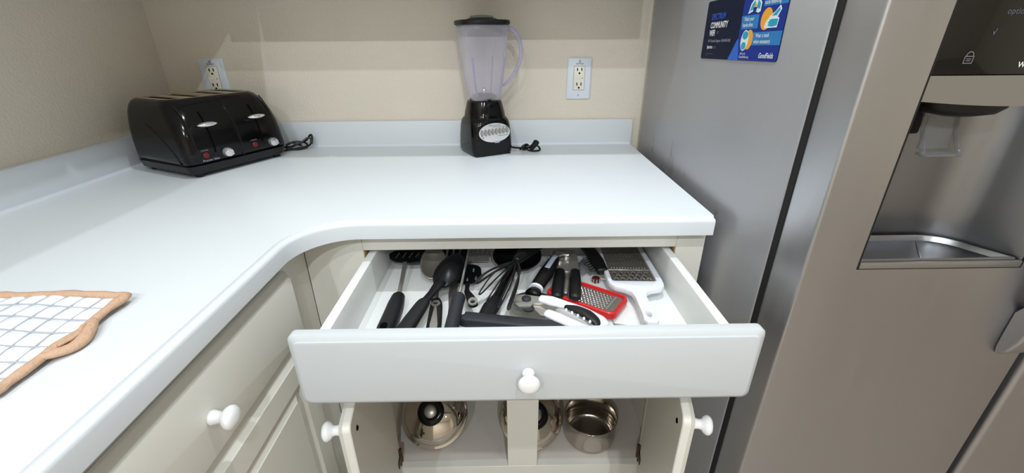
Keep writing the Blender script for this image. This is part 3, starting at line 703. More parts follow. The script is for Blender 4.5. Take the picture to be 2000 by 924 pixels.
# jar collar, jar, lid, handle
ob('jar_collar', lathe([(0.040, 0.1485), (0.041, 0.153), (0.036, 0.160), (0.024, 0.166), (0, 0.168)], 32, cap0=True), 'blackmid', BL, smooth='all')
JR = [(0.150, 0.0400, 0.024), (0.158, 0.0415, 0.024), (0.190, 0.0470, 0.027), (0.240, 0.0530, 0.030), (0.290, 0.0585, 0.034), (0.325, 0.0615, 0.038), (0.338, 0.0630, 0.040)]
bm = bmesh.new()
outer = [[(x, y, z) for x, y in rrect(h, h, r, 6)] for z, h, r in JR]
inner = [[(x, y, z) for x, y in rrect(h-0.0028, h-0.0028, r, 6)] for z, h, r in reversed(JR)]
vr = loft(bm, outer+inner, False, False)
jar = ob('jar', bm, 'jar', BL, smooth='all', rot=(0, 0, math.radians(-4)))
for (ax, ay) in ((1, 1), (-1, 1), (-1, -1), (1, -1)):
    rb = tube([(ax*0.033, ay*0.033, 0.162), (ax*0.040, ay*0.040, 0.20), (ax*0.046, ay*0.046, 0.26)], 0.0025, 6, 3); ob('jar_rib', rb, 'jarhandle', jar)
hd = tube([(0.058, 0.0, 0.326), (0.074, -0.002, 0.330), (0.090, -0.004, 0.318), (0.101, -0.005, 0.295), (0.104, -0.006, 0.268), (0.098, -0.006, 0.240), (0.084, -0.005, 0.216), (0.068, -0.003, 0.196), (0.054, -0.002, 0.186)], [0.008, 0.0085, 0.008, 0.0075, 0.0072, 0.007, 0.0068, 0.0065, 0.006], 12, 4, flat=0.7, sq=3)
ob('jar_handle', hd, 'jarhandle', jar, smooth='all', rot=(0, 0, math.radians(-20)))
LR = [(0.3100, 0.0565, 0.036), (0.3385, 0.0585, 0.038), (0.3386, 0.0670, 0.046), (0.3420, 0.0680, 0.046), (0.3470, 0.0680, 0.046), (0.3500, 0.0660, 0.046), (0.3515, 0.040, 0.035), (0.3545, 0.036, 0.0335), (0.3555, 0.0300, 0.029)]
bm = bmesh.new(); loft(bm, [[(x, y, z) for x, y in rrect(h, h, r, 7)] for z, h, r in LR])
lid = ob('lid', bm, 'blackmid', BL, rot=(0, 0, math.radians(-4)))
ob('lid_cap', lathe([(0.030, 0.3553), (0.0315, 0.358), (0.029, 0.3605), (0.018, 0.3620), (0, 0.3622)], 28, cap0=True), 'clear', lid, smooth='all')
ob('blade', plate([(-0.022, -0.004), (0, -0.003), (0.022, -0.004), (0.022, 0.004), (0, 0.003), (-0.022, 0.004)], [], 0.170, 0.1712, mtx=Matrix.Rotation(0.6, 4, 'Z')), 'steel', jar)
ob('blade_hub', lathe([(0.007, 0.1675), (0.007, 0.176), (0.003, 0.181), (0, 0.181)], 14), 'steel', jar)
cd = bmesh.new()
wl([(1.012, -0.125, ZC+0.022), (1.028, -0.118, ZC+0.016), (1.045, -0.110, ZC+0.012), (1.062, -0.104, ZC+0.010)], 0.0030)
ob_c = tube([(1.006, -0.126, ZC+0.024), (1.022, -0.121, ZC+0.019)], [0.008, 0.005], 10, 1, cd)
for i in range(5):
    oy = 0.003*i
    wl([(1.050+0.004*i, -0.112+0.004*i, ZC+0.008), (1.060+0.003*i, -0.114+0.003*i, ZC+0.020), (1.072, -0.104+0.002*i, ZC+0.020-0.002*i), (1.074, -0.096, ZC+0.008+0.001*i), (1.058+0.003*i, -0.100, ZC+0.0045)], 0.0030, 4)
wl([(1.068, -0.110, ZC+0.014), (1.085, -0.108, ZC+0.018), (1.102, -0.104, ZC+0.016), (1.108, -0.112, ZC+0.006), (1.090, -0.118, ZC+0.0045), (1.074, -0.114, ZC+0.006)], 0.0030, 4)
tube([(1.082, -0.112, ZC+0.010), (1.094, -0.106, ZC+0.022), (1.098, -0.104, ZC+0.028)], [0.006, 0.0075, 0.0078], 8, 2, cd, sq=4)
cdo = ob('power_cord', cd, 'blackmid', BL)
cdo.matrix_parent_inverse = Matrix.LocRotScale(BL.location, BL.rotation_euler.to_quaternion(), None).inverted()

# ------------------------------------------------------------------ pot holder
PH = thing('pot_holder', 'white quilted pot holder with tan binding lying on the left countertop', 'pot holder', (0, 0, 0))
def holder_xy(u, v):   # u across (0 left .. 1 right), v from back (0) to front (1)
    y = -0.8955-0.168*v-0.004*math.sin(math.pi*u)*(1-v)*-1
    x0, x1 = 0.349, 0.520+0.006*v
    return x0+(x1-x0)*u, y-0.010*u*(1-v)*0.4
NQ = 40
def quilt_z(u, v):
    a = abs(math.sin(math.pi*(u*7+0.15*math.sin(5*v)))); b = abs(math.sin(math.pi*(v*7+0.12*math.sin(6*u))))
    return ZC+0.0075+0.0030*(min(1, a*1.8)*min(1, b*1.8))+0.002*math.sin(3*u+2*v)
bm = bmesh.new(); gt = []; gb = []
for i in range(NQ+1):
    gt.append([bm.verts.new((*holder_xy(i/NQ, j/NQ), quilt_z(i/NQ, j/NQ))) for j in range(NQ+1)]); gb.append([bm.verts.new((*holder_xy(i/NQ, j/NQ), ZC+0.002)) for j in range(NQ+1)])
for i in range(NQ):
    for j in range(NQ):
        bm.faces.new((gt[i][j], gt[i+1][j], gt[i+1][j+1], gt[i][j+1])); bm.faces.new((gb[i][j], gb[i][j+1], gb[i+1][j+1], gb[i+1][j]))
ob('quilted_pad', bm, 'quilt', PH, smooth='all')
st = bmesh.new()
for k in range(1, 7):
    pu = []; pv = []
    for t in range(13):
        v = t/12; u = (k-0.15*math.sin(5*v))/7; x, y = holder_xy(u, v); pu.append((x, y, quilt_z(u, v)+0.0012))
        u2 = t/12; v2 = (k-0.12*math.sin(6*u2))/7; x, y = holder_xy(u2, v2); pv.append((x, y, quilt_z(u2, v2)+0.0012))
    tube(pu, 0.0012, 5, 2, st, flat=0.6); tube(pv, 0.0012, 5, 2, st, flat=0.6)
ob('stitching', st, 'thread', PH)
def edge_path(side):
    o = []
    for t in range(13):
        s = t/12
        u, v = {'b': (s, 0), 'r': (1, s), 'f': (1-s, 1), 'l': (0, 1-s)}[side]
        x, y = holder_xy(u, v); o.append((x+0.0008*math.sin(17*s+ord(side)), y+0.0008*math.cos(13*s), ZC+0.0095+0.0012*math.sin(9*s+1)+0.002*math.sin(3*u+2*v)))
    return o
loop_pts = edge_path('b')[:-1]+edge_path('r')[:-1]+edge_path('f')[:-1]+edge_path('l')[:-1]
ob('binding', tube(loop_pts, [0.0060+0.0007*math.sin(2.1*k)+0.0006*math.sin(5.3*k+1) for k in range(len(loop_pts))], 8, 2, flat=0.72, closed=True), 'trim', PH, smooth='all')
ob('hanging_loop', tube([(0.5235, -0.950, ZC+0.009), (0.5300, -0.962, ZC+0.0085), (0.5375, -0.980, ZC+0.007), (0.5375, -0.994, ZC+0.0062), (0.5310, -1.006, ZC+0.008), (0.5255, -1.014, ZC+0.010)], [0.005, 0.0065, 0.0075, 0.007, 0.006, 0.0045], 10, 4, flat=0.75), 'trim', PH, smooth='all')
ob('hanging_loop', tube([(0.5240, -0.962, ZC+0.0125), (0.5310, -0.980, ZC+0.0115), (0.5290, -0.998, ZC+0.0120)], [0.0025, 0.0035, 0.0025], 8, 4, flat=0.7), 'trim', PH, smooth='all')

# ------------------------------------------------------------------ pots and lids inside the cabinet
ZS = 0.1999
def pot_lid(loc, rot, R, label):
    t = thing('pan_cover', label, 'pot lid', loc); t.rotation_euler = rot
    ob('lid_dome', lathe([(R-0.004, 0.0), (R, 0.001), (R+0.001, 0.0035), (R-0.001, 0.005), (R-0.006, 0.0055), (R-0.010, 0.010), (R*0.86, 0.020), (R*0.70, 0.031), (R*0.5, 0.0405), (R*0.28, 0.046), (0, 0.048)], 64), M['mirror'], t, smooth='all')
    kb = ob('lid_knob', lathe([(0.010, 0.046), (0.011, 0.052), (0.024, 0.057), (0.0345, 0.063), (0.036, 0.069), (0.033, 0.0745), (0.024, 0.0765), (0.0165, 0.0755)], 36, cap0=True), 'blackgloss', t, smooth='all')
    ob('knob_cap', lathe([(0.0168, 0.0745), (0.0160, 0.0785), (0.010, 0.082), (0, 0.083)], 28), 'greymet', kb, smooth='all')
    return t
M['mirror'] = mat('mirror_steel', (214, 206, 196), 0.05, 1.0)
pot_lid((0.7985, -0.4770, ZS+0.0610), (math.radians(40), 0, 0), 0.092, 'mirror-polished steel pot lid with black knob, alone on the left of the cabinet shelf')
pot_lid((1.0690, -0.4930, ZS+0.0590), (math.radians(40), math.radians(3), math.radians(6)), 0.086, 'mirror-polished steel pot lid with black knob, leaning beside the open saucepan')
PT = thing('saucepan', 'open stainless steel saucepan on the right of the cabinet shelf', 'saucepan', (1.233, -0.507, ZS+0.0003))
R = 0.070; h = 0.080
ob('pan_body', lathe([(0, 0), (R-0.016, 0), (R-0.008, 0.002), (R-0.002, 0.009), (R, 0.02), (R, h-0.003), (R+0.0025, h), (R+0.002, h+0.0012), (R-0.0018, h-0.001), (R-0.0022, 0.02), (R-0.008, 0.006), (R-0.018, 0.004), (0, 0.004)], 64), 'pan', PT, smooth='all')
ob('handle', tube([(-0.02, 0.0695, 0.062), (-0.03, 0.085, 0.066), (-0.055, 0.12, 0.074), (-0.09, 0.17, 0.08)], [0.009, 0.0075, 0.008, 0.011], 12, 4, flat=0.5), 'blackmid', PT, smooth='all')

# ------------------------------------------------------------------ utensils in the drawer
OFF = [0.0, 0.0]
def V(x, y, z): return (x+OFF[0], y+OFF[1], ZF+z)
def U(name, label, cat='utensil', off=(0, 0, 0)):
    return thing(name, label, cat, (off[0], off[1], off[2] if len(off) > 2 else 0))
def T(pts, rad, n=12, sub=4, **k): return tube([V(*p) for p in pts], rad, n, sub, **k)

# 1 slotted black turner, left
t = U('slotted_turner', 'black slotted nylon turner with steel shaft, leftmost in the open drawer', 'turner', (-0.003, -0.006))
ob('grip', T([(0.8030, -0.7850, 0.0145), (0.8035, -0.765, 0.0150), (0.8040, -0.73, 0.0155), (0.8030, -0.69, 0.0150), (0.8015, -0.662, 0.0140)], [0.0135, 0.0160, 0.0158, 0.0150, 0.0125], 14, 4, flat=0.85), 'blackrub', t, smooth='all')
ob('hanging_hole', plate(ell(0.8032, -0.7720, 0.0062, 0.0085, 16), [], ZF+0.0268, ZF+0.0284), 'dark', t)
ob('shaft', T([(0.8010, -0.660, 0.0140), (0.7960, -0.60, 0.020), (0.7915, -0.548, 0.028)], 0.0042, 8, 4, flat=0.4), 'brushed', t)
ol = [(-0.052, 0.006), (-0.044, 0.018), (-0.02, 0.025), (0.02, 0.027), (0.050, 0.026), (0.056, 0.012), (0.050, -0.006), (0.03, -0.018), (0.0, -0.024), (-0.03, -0.020), (-0.048, -0.008)]
hl = [bar(-0.036+0.0145*k, -0.008+0.001*k, -0.030+0.0145*k, 0.013, 0.0022, 2) for k in range(6)]
MT = Matrix.Translation(V(0.8030, -0.524, 0.030)) @ Matrix.Rotation(math.radians(10), 4, 'X')
ob('head', plate(ol, hl, -0.0016, 0.0016, mtx=MT), 'nylon', t)
# 2 steel solid spoon
def spoon_bowl(rx, ry, depth, th, n=28, rings=7, invert=1):
    bm = bmesh.new(); prof = []
    lst = [bm.verts.new((0, 0, -depth*invert))]; rows = []
    for i in range(1, rings+1):
        q = i/rings; z = -depth*invert*(1-q*q)
        rows.append([bm.verts.new((rx*q*math.cos(2*math.pi*k/n), ry*q*math.sin(2*math.pi*k/n)*(1.0+0.08*math.sin(2*math.pi*k/n)), z)) for k in range(n)])
    for k in range(n): bm.faces.new((lst[0], rows[0][k], rows[0][(k+1) % n]))
    for a, b in zip(rows, rows[1:]):
        for k in range(n): l = (k+1) % n; bm.faces.new((a[k], b[k], b[l], a[l]))
    ret = bmesh.ops.extrude_face_region(bm, geom=list(bm.faces)); vs = [g for g in ret['geom'] if isinstance(g, bmesh.types.BMVert)]
    bmesh.ops.translate(bm, verts=vs, vec=(0, 0, th)); return bm
t = U('serving_spoon', 'dull steel serving spoon with black grip, partly under the black spoon', 'spoon', (0.005, -0.007))
bm = spoon_bowl(0.0270, 0.0430, 0.012, 0.0014)
bmesh.ops.transform(bm, matrix=Matrix.Translation(V(0.8480, -0.568, 0.036)) @ Matrix.Rotation(math.radians(4), 4, 'Z') @ Matrix.Rotation(math.radians(27), 4, 'X'), verts=bm.verts)
ob('bowl', bm, 'dull', t, smooth='all')
ob('shaft', T([(0.8545, -0.592, 0.016), (0.862, -0.628, 0.013), (0.8670, -0.672, 0.012)], [0.0045, 0.0042, 0.0045], 8, 4, flat=0.5), 'dull', t)
gp = bmesh.new()
ob('grip', T([(0.8665, -0.672, 0.0125), (0.8700, -0.690, 0.0125), (0.8745, -0.740, 0.0130), (0.8790, -0.812, 0.0135)], [0.0085, 0.0118, 0.0130, 0.0140], 12, 4, flat=0.55, sq=3), 'blackrub', t, smooth='all')
ob('steel_inset', plate([(0.8700, -0.706), (0.8735, -0.706), (0.8830, -0.760), (0.8850, -0.812), (0.8745, -0.812), (0.8700, -0.760)], [], ZF+0.0185, ZF+0.0212), 'brushed', t)
ob('hex_ring', plate(ell(0.8705, -0.695, 0.0085, 0.0095, 6), [ell(0.8705, -0.695, 0.0055, 0.0062, 6)], ZF+0.0185, ZF+0.0215), 'greymet', t)
# 3 black spoon lying face down on top
t = U('cooking_spoon', 'large solid black nylon spoon lying over the steel serving spoon', 'spoon')
bm = spoon_bowl(0.0290, 0.0520, 0.016, 0.002, invert=-1)
bmesh.ops.transform(bm, matrix=Matrix.Translation(V(0.8915, -0.6200, 0.040)) @ Matrix.Rotation(math.radians(-13), 4, 'Z') @ Matrix.Rotation(math.radians(12), 4, 'X'), verts=bm.verts)
ob('bowl', bm, 'nylon', t, smooth='all')
ob('shaft', T([(0.8800, -0.660, 0.040), (0.8690, -0.690, 0.036), (0.8590, -0.716, 0.033)], [0.0120, 0.0085, 0.0090], 10, 4, flat=0.55), 'nylon', t, smooth='all')
ob('grip', T([(0.8600, -0.712, 0.033), (0.8560, -0.724, 0.033), (0.8440, -0.770, 0.030), (0.8320, -0.815, 0.026), (0.8290, -0.828, 0.025)], [0.0095, 0.0120, 0.0140, 0.0145, 0.0140], 14, 4, flat=0.6, sq=2.6), 'blackrub', t, smooth='all')
# 4 slotted spoon / skimmer
t = U('slotted_spoon', 'small black slotted spoon with rounded head behind the thin steel rod', 'spoon', (-0.010, -0.009, 0.006))
ol = [(0.030*math.cos(a)*(1.0 if math.sin(a) < 0 else 0.92), 0.036*math.sin(a) if math.sin(a) < 0 else 0.030*math.sin(a)**0.6) for a in [2*math.pi*k/24 for k in range(24)]]
hl = [bar(x, y, x+dx, y+0.012, 0.0021, 2) for x, y, dx in ((-0.017, -0.022, -0.001), (0.0, -0.026, 0), (0.017, -0.022, 0.001), (-0.011, 0.004, 0), (0.011, 0.004, 0))]
ob('head', plate(ol, hl, -0.0012, 0.0012, mtx=Matrix.Translation(V(0.9360, -0.575, 0.010)) @ Matrix.Rotation(math.radians(8), 4, 'X')), 'nylon', t)
ob('handle', T([(0.9380, -0.609, 0.007), (0.9390, -0.640, 0.012), (0.9420, -0.665, 0.020), (0.9530, -0.705, 0.0300), (0.9580, -0.728, 0.0315)], [0.0045, 0.0042, 0.0060, 0.0090, 0.0085], 12, 4, flat=0.5), 'blackmid', t, smooth='all')
ob('hanging_ring', plate(ell(0.9570, -0.722, 0.0085, 0.0120, 20), [ell(0.9570, -0.724, 0.0042, 0.006, 14)], ZF+0.0350, ZF+0.0375), 'greymet', t)
# 5 thin steel rod with dark grip
t = U('honing_rod', 'thin steel rod with a dark blue-grey cylindrical grip, lying left of the long handle', 'utensil', (-0.007, -0.012, 0.008))
ob('rod', T([(0.9275, -0.705, 0.034), (0.9320, -0.60, 0.045), (0.9350, -0.53, 0.052)], [0.0028, 0.0026, 0.0020], 8, 2), 'steel', t, smooth='all')
ob('grip', T([(0.9280, -0.705, 0.0335), (0.9262, -0.730, 0.0310), (0.9230, -0.780, 0.0250), (0.9205, -0.822, 0.0200)], [0.0120, 0.0118, 0.0120, 0.0125], 14, 3), 'greyplastic', t, smooth='all')
# 6 flat steel turner
t = U('steel_turner', 'tan reflecting steel turner with slotted blade at the drawer back', 'turner')
ob('blade', plate([(-0.036, -0.026), (0.034, -0.026), (0.038, 0.028), (-0.040, 0.028)], [bar(-0.028+0.0112*k, -0.008, -0.024+0.0112*k, 0.018, 0.0022, 2) for k in range(6)], -0.0008, 0.0008, mtx=Matrix.Translation(V(0.9330, -0.500, 0.018)) @ Matrix.Rotation(math.radians(14), 4, 'X')), 'greymet', t)
ob('handle', T([(0.9250, -0.523, 0.012), (0.9080, -0.57, 0.007), (0.8990, -0.630, 0.0045), (0.9060, -0.690, 0.0035), (0.9110, -0.770, 0.0035), (0.9120, -0.815, 0.0035)], [0.006, 0.007, 0.0085, 0.0095, 0.0110, 0.0115], 10, 4, flat=0.18, sq=4), 'dull', t)
ob('hanging_hole', plate(ell(0.9125, -0.795, 0.0035, 0.006, 14), [], ZF+0.0054, ZF+0.0060), 'dark', t)
# 7 black slotted spatula under the spoon at the back
t = U('slotted_spatula', 'black spatula with long pale slots behind the black spoon', 'spatula')
ob('head', plate([(-0.036, -0.045), (0.036, -0.045), (0.040, 0.05), (-0.040, 0.05)], [bar(-0.021+0.0140*k, -0.030, -0.021+0.0140*k, 0.040, 0.0026, 2) for k in range(4)], -0.001, 0.001, mtx=Matrix.Translation(V(0.8800, -0.500, 0.026)) @ Matrix.Rotation(math.radians(10), 4, 'X')), 'nylon', t)
ob('handle', T([(0.8800, -0.453, 0.034), (0.8790, -0.435, 0.036), (0.8785, -0.418, 0.036)], 0.006, 8, 3, flat=0.5), 'nylon', t)
# 8 long dark grey handle along the front
t = U('kitchen_tool', 'long flat dark grey plastic tool handle lying along the drawer front', 'utensil')
hb = bmesh.new()
path = [(0.9330, -0.7600, 0.026, 0.0155), (0.9400, -0.7620, 0.026, 0.0165), (1.000, -0.7720, 0.025, 0.0160), (1.0700, -0.7860, 0.024, 0.0165), (1.0950, -0.7900, 0.0235, 0.0185), (1.1150, -0.7960, 0.023, 0.0155), (1.2000, -0.8200, 0.0205, 0.0140), (1.2300, -0.8290, 0.0195, 0.0120)]
tube([V(*p[:3]) for p in path], [p[3]*0.76 for p in path], 16, 2, hb, flat=0.75, sq=6)
ob('handle', hb, 'greyplastic', t)
# hook
t = U('wire_hook', 'thin bent steel wire hook under the long grey handle', 'hook')
ob('wire', T([(0.9420, -0.7500, 0.0085), (0.9560, -0.782, 0.0060), (0.9700, -0.8130, 0.0040), (0.9850, -0.8180, 0.0040), (0.9930, -0.806, 0.0040), (0.9940, -0.790, 0.0040)], 0.0020, 8, 4), 'steel', t, smooth='all')
# 9 ladle
t = U('ladle', 'black nylon ladle with deep bowl at the back of the drawer', 'ladle', (0.008, -0.026))
bm = spoon_bowl(0.0530, 0.0470, 0.028, 0.002)
bmesh.ops.transform(bm, matrix=Matrix.Translation(V(1.0220, -0.513, 0.033)) @ Matrix.Rotation(math.radians(20), 4, 'X'), verts=bm.verts)
ob('bowl', bm, 'nylon', t, smooth='all')
ob('handle', T([(1.0150, -0.552, 0.034), (1.0020, -0.582, 0.026), (0.9860, -0.635, 0.020), (0.9770, -0.665, 0.018)], [0.0080, 0.0080, 0.0085, 0.0095], 10, 4, flat=0.5), 'nylon', t, smooth='all')
ob('grip', T([(0.9790, -0.660, 0.018), (0.9700, -0.685, 0.0165), (0.9590, -0.718, 0.0140), (0.9500, -0.740, 0.0125)], [0.0120, 0.0165, 0.0150, 0.0110], 12, 4, flat=0.6), 'blackrub', t, smooth='all')
# 10 whisk
t = U('whisk', 'black whisk with thin wire loops fanned towards the drawer front', 'whisk', (0.004, -0.012, 0.022))
ob('handle', T([(1.0880, -0.500, 0.040), (1.0650, -0.535, 0.041), (1.0400, -0.575, 0.042), (1.0230, -0.604, 0.041)], [0.0165, 0.0165, 0.0140, 0.0095], 12, 4), 'nylon', t, smooth='all')
for k, (ex, ey, side) in enumerate(((0.948, -0.668, -0.018), (0.956, -0.704, -0.012), (0.970, -0.728, -0.003), (0.990, -0.742, 0.006), (1.006, -0.745, 0.013))):
    sx, sy = 1.0230, -0.606
    mx_, my_ = sx*0.55+ex*0.45, sy*0.55+ey*0.45
    ob('wire_loop', T([(sx, sy, 0.041), (mx_+side*0.9, my_+side*0.5, 0.041+0.004*math.sin(k*2)), (ex, ey, 0.0330-0.001*k), (ex+0.003, ey-0.002, 0.0295), (mx_+side*0.5+0.003, my_, 0.0335), (sx, sy-0.001, 0.040)], 0.0021 if k in (0, 4) else 0.0015, 6, 6), 'blackmid', t, smooth='all')
# 11 pizza cutter
t = U('pizza_cutter', 'pizza cutter with black handle, pale grey inset, white ring and steel wheel', 'pizza cutter', (-0.001, -0.010))
hpath = [(1.1120, -0.5500, 0.036), (1.1050, -0.565, 0.034), (1.0880, -0.602, 0.030), (1.0700, -0.640, 0.026), (1.0660, -0.650, 0.025)]
ob('handle', T(hpath, [0.0100, 0.0125, 0.0150, 0.0140, 0.0130], 14, 4, flat=0.8), 'blackmid', t, smooth='all')
ob('grey_inset', T([(1.1120, -0.5530, 0.0435), (1.1060, -0.565, 0.0440), (1.0900, -0.600, 0.0415)], [0.0062, 0.0055, 0.0058], 10, 4, flat=0.35), 'greyinset', t, smooth='all')
ob('white_ring', T([(1.0655, -0.651, 0.0250), (1.0630, -0.656, 0.0243)], [0.0145, 0.0145], 16, 1, flat=0.85, ends=False), 'white_pl', t)
gu = bmesh.new()
tube([V(*p) for p in ((1.0620, -0.657, 0.024), (1.0570, -0.668, 0.022))], [0.0130, 0.0160], 12, 2, gu, flat=0.6)
ga = []
for k in range(15):
    a = math.radians(-2+184*k/14); ga.append(V(1.0550+0.0440*math.cos(a), -0.7060+0.0440*math.sin(a), 0.0185))
tube(ga, [0.0022+0.003*math.sin(math.pi*k/14) for k in range(15)], 8, 1, gu, flat=0.9)
ob('guard', gu, 'blackgloss', t)
ob('wheel', lathe([(0, -0.0006), (0.034, -0.0006), (0.0420, 0.0), (0.034, 0.0006), (0, 0.0006)], 48, mtx=Matrix.Translation(V(1.0550, -0.7060, 0.0165))), 'greymet', t)
ob('wheel_rivet', lathe([(0.005, 0.0), (0.005, 0.002), (0, 0.003)], 16, mtx=Matrix.Translation(V(1.0530, -0.7060, 0.0165))), 'chrome', t)
# 12 white can opener
t = U('can_opener', 'white can opener with steel cutting head and black toothed grips, lying over the pizza cutter', 'can opener', (-0.020, -0.026, 0.008))
hh = bmesh.new()
plate([(1.0340, -0.6850), (1.0560, -0.6800), (1.0950, -0.6900), (1.1080, -0.7000), (1.1000, -0.7120), (1.0740, -0.7080), (1.0680, -0.7180), (1.0480, -0.7190), (1.0400, -0.7070), (1.0560, -0.7030), (1.0330, -0.6960)], [], ZF+0.0280, ZF+0.0315, hh)
ob('cutting_head', hh, 'greymet', t)
hh = lathe([(0, 0.0315), (0.0085, 0.0315), (0.0085, 0.0345), (0.006, 0.036), (0, 0.036)], 18, mtx=Matrix.Translation((1.0620, -0.6960, ZF))); lathe([(0, 0.0260), (0.0100, 0.0260), (0.0100, 0.0285), (0, 0.0285)], 12, hh, mtx=Matrix.Translation((1.0650, -0.7190, ZF)))
ob('gear', hh, 'greyplastic', t)
ob('lower_arm', plate([(1.0700, -0.7120), (1.0820, -0.7080), (1.1020, -0.7300), (1.0950, -0.7430), (1.0850, -0.7400)], [], ZF+0.0245, ZF+0.0270), 'brushed', t)
ob('upper_handle', T([(1.0880, -0.6970, 0.0330), (1.1050, -0.7060, 0.0335), (1.1300, -0.7200, 0.0330), (1.1550, -0.7400, 0.0320), (1.1760, -0.7640, 0.0310), (1.1830, -0.7780, 0.0320)], [0.0090, 0.0120, 0.0100, 0.0130, 0.0155, 0.0120], 14, 5, flat=0.6), 'white_pl', t, smooth='all')
ob('lower_handle', T([(1.0960, -0.7330, 0.0270), (1.1150, -0.7480, 0.0270), (1.1400, -0.7680, 0.0270), (1.1580, -0.7830, 0.0290)], [0.0100, 0.0115, 0.0110, 0.0090], 12, 4, flat=0.55), 'white_pl', t, smooth='all')
ob('grip_pad', T([(1.1270, -0.7330, 0.0400), (1.1430, -0.7430, 0.0410), (1.1590, -0.7570, 0.0400), (1.1690, -0.7720, 0.0385), (1.1720, -0.7820, 0.0375)], [0.0050, 0.0095, 0.0115, 0.0100, 0.0060], 12, 5, flat=0.45), 'blackmid', t, smooth='all')
for k in range(5):
    ob('grip_tooth', lathe([(0.0026, 0), (0.0018, 0.003), (0, 0.0046)], 10, mtx=Matrix.Translation(V(1.1270+0.0085*k, -0.7425-0.0085*k, 0.0385))), 'white_pl', t)
# 13 red grater
t = U('flat_grater', 'small flat grater with red plastic frame and steel mesh', 'grater')
RG = Matrix.Translation(V(1.1600, -0.6730, 0.0060)) @ Matrix.Rotation(math.atan2(-0.061, 0.086), 4, 'Z')
fb = bmesh.new(); fo = rrect(0.0710, 0.0375, 0.012, 5); fi = rrect(0.0630, 0.0300, 0.004, 5)
rr = []
for (hx, hy, r, z) in ((0.0710, 0.0375, 0.014, 0.0), (0.0715, 0.0380, 0.014, 0.006), (0.0705, 0.0370, 0.014, 0.011), (0.0680, 0.0345, 0.012, 0.0125), (0.0650, 0.0315, 0.009, 0.0118), (0.0635, 0.0300, 0.008, 0.008), (0.0635, 0.0300, 0.008, 0.0)):
    rr.append([(x, y, z) for x, y in rrect(hx, hy, r, 5)])
vr = loft(fb, rr+[rr[0]], False, False); bmesh.ops.remove_doubles(fb, verts=fb.verts, dist=1e-5)
bmesh.ops.transform(fb, matrix=RG, verts=fb.verts); ob('frame', fb, 'red', t)
hl = []
for i in range(15):
    for j in range(11):
        x = -0.056+0.0068*i+(0.0034 if j % 2 else 0); y = -0.0255+0.0051*j
        if x < 0.044: hl.append(ell(x, y, 0.0026, 0.0017, 6))
ob('steel_mesh', plate(rrect(0.0633, 0.0298, 0.007, 4), hl[:190], 0.0068, 0.0076, mtx=RG), 'dull', t)
gb = bmesh.new()
for i in range(15):
    for j in range(10):
        x = -0.056+0.0068*i+(0 if j % 2 else 0.0034); y = -0.0230+0.0051*j
        if x < 0.044: lathe([(0.0018, 0), (0.0006, 0.0013)], 4, gb, False, True, RG @ Matrix.Translation((x, y, 0.0076)))
gt_ = ob('grater_teeth', gb, 'chrome', t, smooth=False); gt_['kind'] = 'stuff'
ob('end_bar', plate(rrect(0.0022, 0.0240, 0.001, 2, 0.0500, 0), [], 0.0078, 0.0098, mtx=RG), 'brushed', t)
# 14 white grater
t = U('hand_grater', 'white plastic handled grater with coarse and fine steel holes, at the right of the drawer', 'grater')
out = [(-0.054, 0.11), (-0.052, -0.062), (-0.049, -0.082), (-0.040, -0.094), (-0.024, -0.101), (-0.014, -0.112), (-0.011, -0.13), (-0.0115, -0.19), (-0.0125, -0.205), (-0.008, -0.212), (0.008, -0.212), (0.0125, -0.205), (0.0115, -0.19), (0.011, -0.13), (0.015, -0.112), (0.026, -0.103), (0.044, -0.098), (0.053, -0.090), (0.056, -0.078), (0.057, -0.06), (0.054, 0.11)]
WG = Matrix.Translation(V(1.2630, -0.5700, 0.0180)) @ Matrix.Rotation(math.radians(-3), 4, 'Z') @ Matrix.Rotation(math.radians(-1.5), 4, 'X')
win = rrect(0.0435, 0.088, 0.006, 4, 0.001, 0.0185)
def soft_plate(outline, holes, z0, z1, bev):
    bm = plate(outline, holes, z0, z1)
    bmesh.ops.dissolve_limit(bm, angle_limit=0.01, verts=bm.verts, edges=bm.edges)
    es = [e for e in bm.edges if len(e.link_faces) == 2 and e.calc_face_angle(0) > 1.0 and abs(e.verts[0].co.z-e.verts[1].co.z) < 1e-5]
    bmesh.ops.bevel(bm, geom=es, offset=bev, segments=2, affect='EDGES', profile=0.5); return bm
bm = soft_plate(out, [win, ell(0.0, -0.185, 0.0045, 0.0105, 16)], -0.006, 0.006, 0.0025)
bmesh.ops.transform(bm, matrix=WG, verts=bm.verts); ob('frame', bm, 'white_pl', t)
hl = []
for j in range(3):
    for i in range(6-(j % 2)):
        hl.append(ell(-0.0325+0.013*i+(0.0065 if j % 2 else 0), -0.058+0.0125*j, 0.0044, 0.0044, 12))
for j in range(7):
    for i in range(11):
        hl.append(bar(-0.036+0.0068*i+0.002*(j % 2), 0.018+0.0095*j, -0.032+0.0068*i+0.002*(j % 2), 0.021+0.0095*j, 0.0014, 2))
ob('grating_plate', plate(rrect(0.0433, 0.0878, 0.006, 4, 0.001, 0.0185), hl, 0.0010, 0.0022, mtx=WG), 'dull', t)
gb = bmesh.new()
for j in range(3):
    for i in range(6-(j % 2)):
        cx, cy = -0.0325+0.013*i+(0.0065 if j % 2 else 0), -0.058+0.0125*j
        arc = [WG @ Vector((cx+0.0040*math.cos(math.radians(a)), cy+0.0040*math.sin(math.radians(a)), 0.0022+0.0018*math.sin(math.radians(a)))) for a in range(0, 181, 20)]
        tube(arc, 0.0007, 5, 1, gb)
for i in range(13): lathe([(0.0013, 0), (0.0006, 0.0014)], 6, gb, False, True, WG @ Matrix.Translation((-0.034+0.0058*i, -0.009, 0.0022)))
gt_ = ob('grater_teeth', gb, 'brushed', t, smooth=False); gt_['kind'] = 'stuff'
